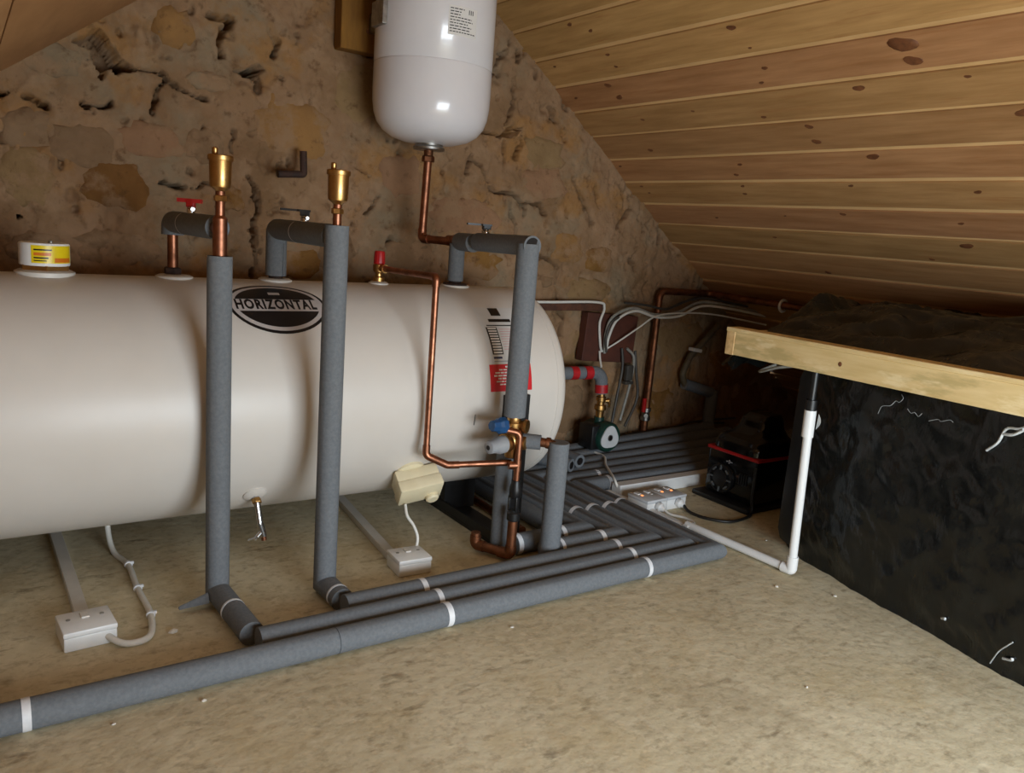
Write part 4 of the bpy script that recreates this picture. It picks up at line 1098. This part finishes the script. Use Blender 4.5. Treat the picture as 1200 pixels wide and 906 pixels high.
m = MB(); m.prism(tri, 0, 0.004, Fp, ctr); m.build('face_plate', 'pump_face', pump, smooth=30)
m = MB(); m.lathe([(0.0115, 0.0035), (0.0115, 0.0055), (0.007, 0.006)], ctr, AX, 16); m.build('bleed_screw', 'zinc', pump)
m = MB(); m.lathe([(0.0078, 0.006), (0.0078, 0.0066)], ctr, AX, 12); m.build('screw_slot', 'black_print', pump)
Fs = Matrix((AX, Vector((0, 0, 1)), AX.cross(Vector((0, 0, 1))))).transposed()
m = MB(); m.rbox(pc + SD * 0.050 + AX * 0.016, (0.074, 0.088, 0.044), 0.006, Fs); m.build('terminal_box', 'black_plastic', pump, smooth=30)
m = MB(); m.rbox(pc + SD * 0.0722 + AX * 0.016 + Vector((0, 0, 0.004)), (0.022, 0.030, 0.001), 0, Fs); m.build('rating_label', 'black_steel', pump, smooth=0)
m = MB(); m.lathe([(0.008, 0), (0.008, 0.012), (0.006, 0.014)], pc + SD * 0.048 + Vector((0, -0.02, -0.043)), (0, 0, -1), 12); m.build('cable_gland', 'black_plastic', pump)
m = MB(); m.lathe([(0.021, 0.052), (0.0225, 0.050), (0.0225, 0.040), (0.021, 0.038)][::-1], (PX - 0.005, PY, 0), (0, 0, 1), 8); m.build('union_nut', 'brass', pump)
g = pc + SD * 0.048 + Vector((0, -0.02, -0.052))
cable([tuple(g), (g.x - 0.002, g.y - 0.01, 0.058), (g.x + 0.0, g.y - 0.08, 0.058), (g.x - 0.06, g.y - 0.16, 0.056), (1.69, 1.79, 0.053), (1.700, 1.775, 0.016)], 0.0042, 'white_cable', 'cable', 'white cable trailing from the pump over the lagged pipes')

# ------------------------------------------------------------------ wall pipework at the right
def clip(m, c, r, mt=None):
    return m
wp = thing('copper_pipe', (2.171, 2.16, 0.0), 'old copper pipe climbing the stone wall and turning along the eaves', 'pipe')
m = MB(); m.tube([(2.172, 2.165, 0.02), (2.171, 2.160, 0.625), (2.43, 2.150, 0.622), (2.466, 1.50, 0.612)], 0.0130, 18, bend=0.028); m.build('pipe', 'copper_old', wp)
m = MB(); m.lathe([(0.0165, 0.122), (0.0185, 0.124), (0.0185, 0.138), (0.0155, 0.140), (0.0155, 0.156), (0.0185, 0.158), (0.0185, 0.172), (0.0165, 0.174)], (2.172, 2.164, 0), (0, 0, 1), 14); m.build('coupling', 'zinc', wp)
m = MB(); m.tube([(2.160, 2.150, 0.150), (2.140, 2.130, 0.150)], 0.008, 12); m.build('drain_spur', 'zinc', wp)
m = MB(); m.rbox((2.134, 2.140, 0.19), (0.012, 0.012, 0.055), 0.002); m.build('red_lever', 'red_plastic', wp, smooth=0)
m = MB()
for k in range(3):
    pass
m.tube([(2.452 + 0.021 * math.cos(t_) , 1.815, 0.614 + 0.021 * math.sin(t_)) for t_ in np.linspace(0.6, 5.4, 16)], 0.005, 8); m.build('pipe_clip', 'white_plastic', wp)

wp2 = thing('old_pipe', (2.45, 2.16, 0.0), 'bent old pipe with a grey lagged lower leg beside the black machine', 'pipe')
m = MB(); m.tube([(2.50, 2.14, 0.50), (2.372, 2.155, 0.372), (2.338, 2.155, 0.30), (2.355, 2.15, 0.258), (2.50, 2.14, 0.222)], 0.0125, 16, bend=0.03); m.build('pipe', 'old_pipe', wp2)
m = MB(); sleeve(m, [(2.352, 2.150, 0.262), (2.505, 2.138, 0.220)], 0.022); m.build('foam_sleeve', 'foam', wp2)
m = MB(); sleeve(m, [(2.508, 2.138, 0.230), (2.508, 2.138, 0.085)], 0.024); m.build('foam_sleeve', 'foam', wp2)
m = MB(); m.rbox((2.392, 2.150, 0.398), (0.05, 0.03, 0.014), 0.003, Matrix.Rotation(0.15, 3, 'Y')); m.build('pipe_clip', 'trunking', wp2, smooth=0)

m = MB(); m.rbox((1.945, 2.176, 0.448), (0.245, 0.036, 0.175), 0.002, Matrix.Rotation(0.06, 3, 'Y'))
tag(m.build('wall_board', 'brown_board', smooth=0), 'square dark red-brown board fixed to the stone wall behind the cables', 'board')
m = MB(); m.rbox((1.60, 2.172, 0.560), (0.60, 0.022, 0.026), 0.002)
tag(m.build('iron_bar', 'rust', smooth=0), 'rusty flat iron bar along the wall behind the cylinder end', 'bar')
m = MB(); m.tube([(0.700, 2.135, 0.902), (0.770, 2.135, 0.908), (0.767, 2.135, 0.968)], 0.0095, 14, bend=0.006); m.tube([(0.735, 2.135, 0.904), (0.735, 2.23, 0.905)], 0.008, 12)
tag(m.build('iron_stub', 'dark_iron'), 'rusted iron pipe stub bent into an L on the stone wall', 'pipe stub')
wd = MB(); wd.rbox((0.925, 2.175, 1.36), (0.115, 0.05, 0.22), 0.003)
wo = wd.build('timber_block', 'old_wood', smooth=0)
tag(wo, 'ochre timber block set in the wall beside the expansion vessel', 'timber')
m = MB(); m.lathe([(0.006, 0.0), (0.005, 0.0015)], (0.945, 2.150, 1.305), (0, -1, 0), 10); m.build('knot', 'knot', wo)

# cables clipped along the wall
cb = 'cables along the stone wall'
def wcable(pts, mt, label, r=0.0042):
    return cable(pts, r, mt, 'wall_cable', label, group=cb)
wcable([(1.30, 2.158, 0.577), (1.62, 2.158, 0.576), (1.86, 2.158, 0.579), (1.897, 2.155, 0.560), (1.878, 2.150, 0.505), (1.890, 2.150, 0.43), (1.905, 2.155, 0.400)], 'white_cable', 'white cable running on top of the rusty bar and down the brown board', 0.0048)
wcable([(1.915, 2.150, 0.395), (1.908, 2.145, 0.470), (1.930, 2.140, 0.530), (2.02, 2.138, 0.562), (2.13, 2.136, 0.540), (2.25, 2.136, 0.548), (2.36, 2.14, 0.586), (2.45, 2.10, 0.588), (2.62, 1.99, 0.560), (2.72, 1.80, 0.535)], 'grey_cable', 'grey cable arching highest from the brown board past the copper pipe', 0.0055)
wcable([(1.922, 2.150, 0.405), (1.920, 2.140, 0.460), (1.948, 2.135, 0.520), (2.03, 2.134, 0.552), (2.14, 2.132, 0.530), (2.26, 2.132, 0.535), (2.37, 2.135, 0.572), (2.46, 2.09, 0.574), (2.63, 1.97, 0.548), (2.72, 1.78, 0.522)], 'white_cable', 'pale cable arching just below the grey cable from the brown board', 0.0050)
wcable([(1.99, 2.152, 0.580), (2.10, 2.146, 0.572), (2.2, 2.146, 0.560), (2.30, 2.146, 0.590), (2.40, 2.140, 0.604), (2.55, 2.05, 0.585)], 'dark_cable', 'dark cable sagging behind the copper pipe under its bend', 0.0048)
wcable([(1.905, 2.155, 0.400), (1.96, 2.140, 0.435), (2.05, 2.130, 0.490), (2.13, 2.128, 0.533), (2.24, 2.128, 0.546), (2.42, 2.11, 0.545), (2.60, 1.99, 0.520)], 'white_cable', 'thin pale cable crossing the brown board diagonally', 0.0032)
wcable([(1.895, 2.155, 0.402), (1.888, 2.140, 0.375), (1.880, 2.120, 0.350)], 'white_cable', 'short white tail of cable over the red-taped pipe', 0.004)
wcable([(1.918, 2.145, 0.40), (1.906, 2.140, 0.45), (1.916, 2.135, 0.505), (1.95, 2.132, 0.53)], 'dark_cable', 'dark cable tied into the bundle on the brown board', 0.005)
wcable([(1.93, 2.165, 0.048), (2.10, 2.16, 0.074), (2.30, 2.16, 0.080), (2.46, 2.16, 0.098), (2.70, 2.16, 0.095)], 'dark_cable', 'dark cable along the foot of the wall above the lagged pipes', 0.0045)
wcable([(2.06, 2.15, 0.060), (2.25, 2.15, 0.062), (2.46, 2.15, 0.088), (2.62, 2.15, 0.083)], 'black_cable', 'black cable along the foot of the wall below the dark one', 0.004)
for i, (pts, lb_) in enumerate([
    ([(1.998, 2.150, 0.412), (2.006, 2.145, 0.34), (1.990, 2.140, 0.24), (1.972, 2.135, 0.13)], 'grey cable hanging down the wall left of the tool handle'),
    ([(2.022, 2.150, 0.412), (2.058, 2.145, 0.375), (2.050, 2.140, 0.29), (2.012, 2.135, 0.14)], 'grey cable hanging in a bow right of the tool handle'),
    ([(2.066, 2.150, 0.400), (2.078, 2.145, 0.32), (2.092, 2.140, 0.22), (2.040, 2.135, 0.115)], 'grey cable hanging down toward the copper pipe coupling')]):
    wcable(pts, 'dark_cable' if i != 1 else 'grey_cable', lb_, 0.0055)
m = MB(); m.rbox((2.035, 2.140, 0.320), (0.034, 0.020, 0.060), 0.006); m.rbox((2.035, 2.140, 0.283), (0.040, 0.022, 0.012), 0.003)
tag(m.build('cable_connector', 'dark_cable', smooth=30), 'grey inline connector hanging on the cables by the copper pipe', 'connector')

# ------------------------------------------------------------------ trunking and socket bank on the floor at the right
trunk((1.676, 1.800, 0), (1.688, 1.455, 0), 0.018, 0.016, 'pipe_trunking', 'narrow white trunking along the floor between the pipe bundle and the wrapped tank', 'white_plastic')
bt = trunk((1.690, 1.778, 0), (2.30, 1.772, 0), 0.040, 0.040, 'pipe_trunking', 'white trunking along the floor in front of the wall pipes', 'white_plastic')
sb = thing('socket_bank', (1.752, 1.655, 0), 'white four-way socket bank with glowing neons on the floor', 'sockets')
Rs = rotz(2)
for k in range(2):
    cx_ = 1.705 + k * 0.088
    m = MB(); m.rbox((cx_, 1.652 + 0.003 * k, 0.016), (0.085, 0.085, 0.032), 0.003, Rs); m.build('back_box', 'white_plastic', sb, smooth=30)
    fp = MB(); fp.rbox((cx_, 1.652 + 0.003 * k, 0.037), (0.087, 0.087, 0.010), 0.003, Rs); fpo = fp.build('face_plate', 'socket_grey', sb, smooth=30)
    for j in range(2):
        sx_, sy_ = cx_ - 0.02 + 0.04 * j, 1.676 + 0.003 * k
        m = MB(); m.rbox((sx_, sy_, 0.0425), (0.014, 0.020, 0.004), 0.001, Rs); m.build('switch', 'white_plastic', fpo, smooth=0)
        m = MB(); m.lathe([(0.0045, 0.0415), (0.0045, 0.0432), (0.003, 0.0440)], (sx_ + 0.001, sy_ - 0.020, 0), (0, 0, 1), 10); m.build('neon', 'neon' if (j + k) != 1 or k == 1 else 'trunking', fpo)
for k, (px_, kind) in enumerate(((1.712, 'white_plastic'), (1.800, 'white_plastic'))):
    pl = thing('plug', (px_, 1.605, 0.0), ('white plug with a white cable pushed into the socket bank', 'white plug with a black cable pushed into the socket bank')[k], 'plug')
    m = MB(); m.lathe([(0.013, 0.0), (0.014, 0.002), (0.014, 0.014), (0.010, 0.018), (0.007, 0.026)], (px_, 1.612 + 0.003 * k, 0.020), (0.1, -1, -0.12), 18); m.build('body', kind, pl)
    m = MB(); m.lathe([(0.0165, 0.0), (0.0165, 0.003)], (px_, 1.613 + 0.003 * k, 0.020), (0.1, -1, -0.12), 18); m.build('ring', 'grey_plastic', pl)
cable([(1.714, 1.588, 0.017), (1.722, 1.565, 0.008), (1.745, 1.532, 0.006), (1.742, 1.492, 0.006), (1.712, 1.470, 0.008), (1.690, 1.478, 0.018)], 0.0042, 'white_cable', 'cable', 'white cable looping from the socket bank to the narrow trunking')
cable([(1.803, 1.591, 0.017), (1.798, 1.560, 0.007), (1.805, 1.505, 0.006), (1.850, 1.452, 0.006), (1.925, 1.452, 0.006), (1.975, 1.470, 0.010), (1.976, 1.476, 0.06), (1.979, 1.478, 0.15)], 0.0046, 'black_cable', 'cable', 'black cable curling over the floor to the black machine')
m = MB(); m.rbox((1.684, 1.462, 0.0165), (0.022, 0.018, 0.004), 0.001)
m.build('lid_joint', 'white_plastic', [o for o in COL.objects if o.name == 'pipe_trunking'][0], smooth=0)

# ------------------------------------------------------------------ black machine with the red band
mx0, mx1, my0, my1 = 1.995, 2.20, 1.485, 1.685
mc = thing('pump_machine', ((mx0 + mx1) / 2, (my0 + my1) / 2, 0), 'glossy black boxy pump machine with a red band', 'machine')
cx_, cy_ = (mx0 + mx1) / 2, (my0 + my1) / 2
m = MB(); m.rbox((cx_, cy_, 0.095), (mx1 - mx0, my1 - my0, 0.155), 0.012); m.build('body', 'black_gloss', mc, smooth=30)
m = MB(); m.rbox((cx_, cy_, 0.166), (mx1 - mx0 + 0.006, my1 - my0 + 0.006, 0.011), 0.003); m.build('red_band', 'red_plastic', mc, smooth=30)
m = MB()
def lid(u, w):
    a = 2 * math.pi * u
    prof = [(1.0, 0.170), (0.985, 0.195), (0.90, 0.214), (0.72, 0.226), (0.58, 0.246), (0.52, 0.275), (0.40, 0.293), (0.0, 0.297)]
    t_ = w * (len(prof) - 1)
    i = min(int(t_), len(prof) - 2)
    s_ = prof[i][0] + (prof[i + 1][0] - prof[i][0]) * (t_ - i)
    z = prof[i][1] + (prof[i + 1][1] - prof[i][1]) * (t_ - i)
    q = (abs(math.cos(a)) ** 5 + abs(math.sin(a)) ** 5) ** (-1 / 5)
    off = 0.030 * (1 - s_)
    return (cx_ + off + (mx1 - mx0) / 2 * s_ * q * math.cos(a), cy_ - 0.6 * off + (my1 - my0) / 2 * s_ * q * math.sin(a), z)
sheet(m, lid, 48, 21); m.build('lid', 'black_gloss', mc, smooth=60)
m = MB(); m.rbox((cx_ - 0.01, cy_ + 0.005, 0.009), (mx1 - mx0 + 0.05, my1 - my0 + 0.03, 0.018), 0.006); m.build('skid', 'black_plastic', mc, smooth=30)
fx = mx0 - 0.001
m = MB(); m.lathe([(0.047, 0.0), (0.047, 0.012), (0.040, 0.014), (0.040, 0.008), (0.028, 0.008), (0.028, 0.014), (0.016, 0.016)], (fx, cy_ + 0.028, 0.078), (-1, 0, 0), 28); mo = m.build('fan_guard', 'black_plastic', mc)
for k in range(8):
    a = k * math.pi / 4
    m = MB(); m.rbox((fx - 0.013, cy_ + 0.028 + 0.036 * math.cos(a), 0.078 + 0.036 * math.sin(a)), (0.006, 0.016, 0.005), 0.001, Matrix.Rotation(-a, 3, 'X')); m.build('spoke', 'grey_steel', mo, smooth=0)
for k in range(4):
    m = MB(); m.rbox((fx - 0.002, cy_ - 0.04 - 0.009 * k, 0.095), (0.006, 0.004, 0.035), 0.001); m.build('vent_fin', 'black_steel', mc, smooth=0)
m = MB(); m.rbox((fx - 0.001, cy_ + 0.008, 0.136), (0.002, 0.024, 0.003), 0); m.rbox((fx - 0.001, cy_ + 0.008, 0.136), (0.002, 0.004, 0.012), 0); m.build('emblem', 'grey_plastic', mc, smooth=0)
for k in range(3):
    m = MB(); m.lathe([(0.010, 0), (0.008, 0.006), (0.003, 0.008)], (cx_ - 0.02 - 0.018 * k, cy_ - 0.05 + 0.03 * k, 0.221 - 0.006 * k), (0, 0, 1), 10); m.build('knob', 'black_gloss', mc)

# ------------------------------------------------------------------ water tank wrapped in black polythene
bag = thing('wrapped_tank', (2.2, 0.7, 0), 'large tank wrapped in wrinkled black polythene under the timber frame', 'wrapped tank')
contour = [(1.60, -0.55), (1.625, 0.1), (1.652, 0.40), (1.668, 0.56), (1.700, 0.72), (1.733, 0.87), (1.756, 1.02), (1.785, 1.16), (1.845, 1.262), (1.945, 1.325), (2.10, 1.345), (2.45, 1.345)]
cpts = [p for p in smooth_path([(x_, y_, 0) for x_, y_ in contour], 8)]
seglen = [0.0]
for a, b_ in zip(cpts[:-1], cpts[1:]):
    seglen.append(seglen[-1] + (b_ - a).length)
def along(s):
    s *= seglen[-1]
    for i in range(len(seglen) - 1):
        if s <= seglen[i + 1] + 1e-9:
            t_ = (s - seglen[i]) / (seglen[i + 1] - seglen[i])
            p_ = cpts[i].lerp(cpts[i + 1], t_)
            d_ = (cpts[i + 1] - cpts[i]).normalized()
            return p_, Vector((-d_.y, d_.x, 0))
    return cpts[-1], Vector((0, 1, 0))
NS, NZ = 260, 70
S_, Z_ = np.meshgrid(np.linspace(0, 1, NS + 1), np.linspace(0, 1, NZ + 1))
Lm = seglen[-1]
A1 = S_ * Lm
zz = Z_ * 0.60
ridge = lambda a: 1 - np.abs(2 * a)
wr = 0.026 * ridge(fbm(A1 * 5 + zz * 4, zz * 2.2 - A1 * 1.5, 11, 3)) + 0.014 * ridge(fbm(A1 * 11 - zz * 9, zz * 6 + A1 * 5, 15, 3)) + 0.012 * fbm(A1 * 3, zz * 3, 19, 2) + 0.006 * ridge(fbm(A1 * 26 - zz * 20, zz * 17 + A1 * 9, 25, 2))
wr = wr - wr.mean()
belly = 0.022 * np.sin(np.pi * np.clip(Z_ * 1.0, 0, 1)) - 0.01 * np.exp(-((Z_ - 0.03) / 0.05) ** 2)
m = MB(); vs = []
for j in range(NZ + 1):
    for i in range(NS + 1):
        p_, nrm = along(i / NS)
        lean = 0.055 * (j / NZ) * 0.4
        q_ = p_ + nrm * float(wr[j, i] + belly[j, i] - 0.02)
        vs.append((q_.x, q_.y, max(0.0, 0.585 * j / NZ)))
W_ = NS + 1
m.add(vs, [(j * W_ + i, j * W_ + i + 1, (j + 1) * W_ + i + 1, (j + 1) * W_ + i) for j in range(NZ) for i in range(NS)])
m.build('wrap_side', 'poly', bag, smooth=60)
# the sheet heaped over the top
NX, NY = 110, 200
U_, Q_ = np.meshgrid(np.linspace(0, 1, NX + 1), np.linspace(0, 1, NY + 1))
XB = 1.700 + U_ * 0.85
YB = -0.5 + Q_ * 1.93
def gauss(cx, cy, sx, sy): return np.exp(-((XB - cx) / sx) ** 2 - ((YB - cy) / sy) ** 2)
H = 0.585 + 0.075 * np.clip((XB - 1.70) / 0.28, 0, 1) ** 0.8
H = H + 0.055 * gauss(2.10, 1.405, 0.16, 0.038) + 0.012 * gauss(2.15, 1.30, 0.2, 0.06) + 0.05 * gauss(2.15, 0.72, 0.2, 0.16) + 0.02 * gauss(2.0, 1.1, 0.15, 0.1)
H = H + 0.058 * ridge(fbm(XB * 7 + YB * 2, YB * 3.0, 51, 3)) + 0.034 * ridge(fbm(XB * 15, YB * 8 + XB * 4, 55, 3)) - 0.072
H = H - 0.10 * np.clip((YB - 1.30) / 0.12, 0, 1) ** 2 * (1 - 0.7 * gauss(2.10, 1.40, 0.22, 0.05))
H = np.minimum(H, 0.682 + SLOPE * (2.42 - XB) - 0.012)
m = MB()
m.add(np.stack([XB, YB, H], -1).reshape(-1, 3).tolist(), [(j * (NX + 1) + i, j * (NX + 1) + i + 1, (j + 1) * (NX + 1) + i + 1, (j + 1) * (NX + 1) + i) for j in range(NY) for i in range(NX)])
m.build('wrap_top', 'poly', bag, smooth=60)
# hanging corner of sheet under the frame
m = MB(); sheet(m, lambda u, w: (1.70 + 0.20 * u + 0.012 * math.sin(9 * w + 4 * u), 1.40 + 0.04 * u + 0.02 * math.sin(5 * u), 0.53 - 0.055 * w * (1 - 0.3 * u) + 0.008 * math.sin(14 * u)), 20, 8)
m.build('wrap_fold', 'poly', bag, smooth=60)
m = MB(); m.rbox((2.12, 0.42, 0.27), (0.62, 1.72, 0.52), 0.05); m.build('tank_body', 'black_plastic', bag, smooth=30)

# torn bits of clear film stuck on the wrap
def scrap(pts, r, label):
    m = MB(); m.tube(smooth_path(pts, 6), r, 6)
    return tag(m.build('film_scrap', 'film', smooth=60), label, 'film scrap', 'scraps of clear film on the black wrap')
def on_bag(y_, z_, off=0.004):
    best = min(range(NS + 1), key=lambda i: abs(along(i / NS)[0].y - y_) + (0 if along(i / NS)[0].x < 1.9 else 9))
    p_, nrm = along(best / NS)
    j = int(round(min(1, max(0, z_ / 0.585)) * NZ))
    q_ = p_ + nrm * (float(wr[j, best] + belly[j, best]) - 0.02 + off)
    return (q_.x, q_.y, z_)
for pts, r, lb_ in [
    ([(0.655, 0.513), (0.668, 0.500), (0.690, 0.497), (0.700, 0.488), (0.712, 0.462), (0.722, 0.440)], 0.0030, 'bright curl of clear film high on the black wrap below the frame'),
    ([(0.662, 0.500), (0.680, 0.486), (0.702, 0.482)], 0.0034, 'short thick scrap of clear film beside the bright curl'),
    ([(0.640, 0.012), (0.628, 0.05), (0.606, 0.075), (0.596, 0.087)], 0.0014, 'thin strand of clear film near the foot of the black wrap'),
    ([(0.612, 0.040), (0.600, 0.047), (0.597, 0.052)], 0.0028, 'small white flake of film near the foot of the black wrap'),
    ([(0.996, 0.450), (0.988, 0.470), (0.972, 0.476), (0.960, 0.489), (0.952, 0.488), (0.944, 0.499), (0.951, 0.506)], 0.0005, 'fine crinkled thread of film high on the black wrap'),
    ([(0.926, 0.480), (0.916, 0.472), (0.903, 0.476), (0.896, 0.469), (0.886, 0.478)], 0.0005, 'short fine thread of film beside the crinkled one'),
    ([(0.862, 0.466), (0.850, 0.474), (0.836, 0.472), (0.822, 0.480), (0.811, 0.477)], 0.0005, 'fine arched thread of film on the black wrap'),
    ([(0.752, 0.055), (0.748, 0.060), (0.744, 0.057)], 0.0030, 'tiny white speck of film low on the black wrap')]:
    scrap([on_bag(a, b_) for a, b_ in pts], r, lb_)

# timber frame over the tank: rail, end rail seen end-on, thin top batten
fr = thing('timber_frame', (1.68, 0.5, 0.525), 'pale sawn timber frame resting along the edge of the black wrapped tank', 'timber')
m = MB(); m.rbox((1.686, 0.415, 0.559), (0.045, 1.90, 0.060), 0.002); m.build('rail', 'beam', fr, smooth=0)
m = MB(); m.rbox((1.94, 1.379, 0.559), (0.556, 0.028, 0.062), 0.002); m.build('end_rail', 'beam_end', fr, smooth=0)
m = MB(); m.rbox((1.684, 0.428, 0.5945), (0.050, 1.93, 0.011), 0.002); m.build('top_batten', 'beam', fr, smooth=0)
m = MB()
vs = []
nk = 14
for rr, d in ((1, 0.001), (0.5, -0.0008)):
    for i in range(nk):
        a = 2 * math.pi * i / nk
        vs.append((1.6635 + d, 1.055 + 0.007 * rr * math.cos(a), 0.560 + 0.008 * rr * math.sin(a)))
m.add(vs, [(i, (i + 1) % nk, (i + 1) % nk + nk, i + nk) for i in range(nk)] + [tuple(range(nk, 2 * nk))])
m.build('knot', 'knot', fr)

# white plastic overflow pipe rising in front of the wrap
pv = thing('plastic_pipe', (1.697, 1.125, 0), 'white plastic pipe standing on the floor against the black wrapped tank', 'pipe')
m = MB(); m.tube([(1.689, 1.47, 0.0155), (1.704, 1.125, 0.0155), (1.690, 1.130, 0.44)], 0.0108, 18, bend=0.006); m.build('pipe', 'white_plastic', pv)
m = MB(); m.tube([(1.702, 1.150, 0.0155), (1.704, 1.125, 0.0155), (1.7032, 1.1252, 0.052)], 0.0138, 18, bend=0.005); m.build('elbow', 'white_plastic', pv)
m = MB(); m.tube([(1.6915, 1.1295, 0.365), (1.690, 1.130, 0.432)], 0.0142, 18); m.build('socket', 'white_plastic', pv)
m = MB(); m.tube([(1.690, 1.130, 0.425), (1.689, 1.130, 0.458)], 0.0135, 18); m.tube([(1.689, 1.130, 0.452), (1.688, 1.130, 0.53)], 0.0085, 14); m.build('black_connector', 'black_plastic', pv)
m = MB(); sheet(m, lambda u, w: (1.703 + 0.003 * w, 1.117 - 0.010 * math.sin(math.pi * w) * u, 0.385 + 0.04 * w), 4, 8); m.build('film_wrap', 'film', pv, smooth=60)
cable([(1.80, 1.33, 0.505), (1.74, 1.33, 0.490), (1.715, 1.30, 0.497), (1.70, 1.25, 0.515), (1.70, 1.20, 0.528)], 0.004, 'grey_cable', 'cable', 'short grey cable showing under the end of the timber frame')

# ------------------------------------------------------------------ bits on the floor
rs = random.Random(11)
for x_, y_, s_, lb_ in [(0.304, 1.486, 0.011, 'white plaster crumb on the floor near the looped cable'), (0.300, 1.236, 0.006, 'white plaster crumb just in front of the front pipe'), (0.165, 1.236, 0.004, 'small white crumb in front of the front pipe by its first tape'),
                        (1.610, 1.095, 0.006, 'white flake on the floor by the foot of the plastic pipe'), (1.700, 0.995, 0.006, 'white flake on the floor against the black wrap'), (1.282, 0.776, 0.004, 'tiny pale flake alone on the bare floor'),
                        (0.905, 1.215, 0.005, 'tiny pale flake in front of the middle tape of the front pipe'), (1.845, 1.310, 0.004, 'tiny pale flake between the plastic pipe and the black machine')]:
    bm = bmesh.new()
    bmesh.ops.create_icosphere(bm, subdivisions=1, radius=1.0)
    m = MB()
    m.add([(x_ + v.co.x * s_ * rs.uniform(0.6, 1.1), y_ + v.co.y * s_ * rs.uniform(0.5, 0.9), max(0.0, s_ * 0.35 + v.co.z * s_ * 0.45 * rs.uniform(0.7, 1.1))) for v in bm.verts], [[v.index for v in f.verts] for f in bm.faces])
    bm.free()
    tag(m.build('crumb', 'chip', smooth=0), lb_, 'crumb', 'white crumbs on the floor')


# globe lamp fittings, made up to go with the added warm light
gl = thing('added_lamp', (-0.10, -0.45, 0.60), 'unseen added globe lamp hanging under the tan ceiling slope', 'lamp')
m = MB(); m.tube([(-0.10, -0.45, 0.80), (-0.10, -0.45, roof_left(-0.10) + 0.01)], 0.003, 8); m.build('added_flex', 'white_cable', gl)
m = MB(); m.lathe([(0.022, 0.782), (0.024, 0.785), (0.024, 0.80), (0.010, 0.81)], (-0.10, -0.45, 0), (0, 0, 1), 16); m.build('added_holder', 'white_plastic', gl)
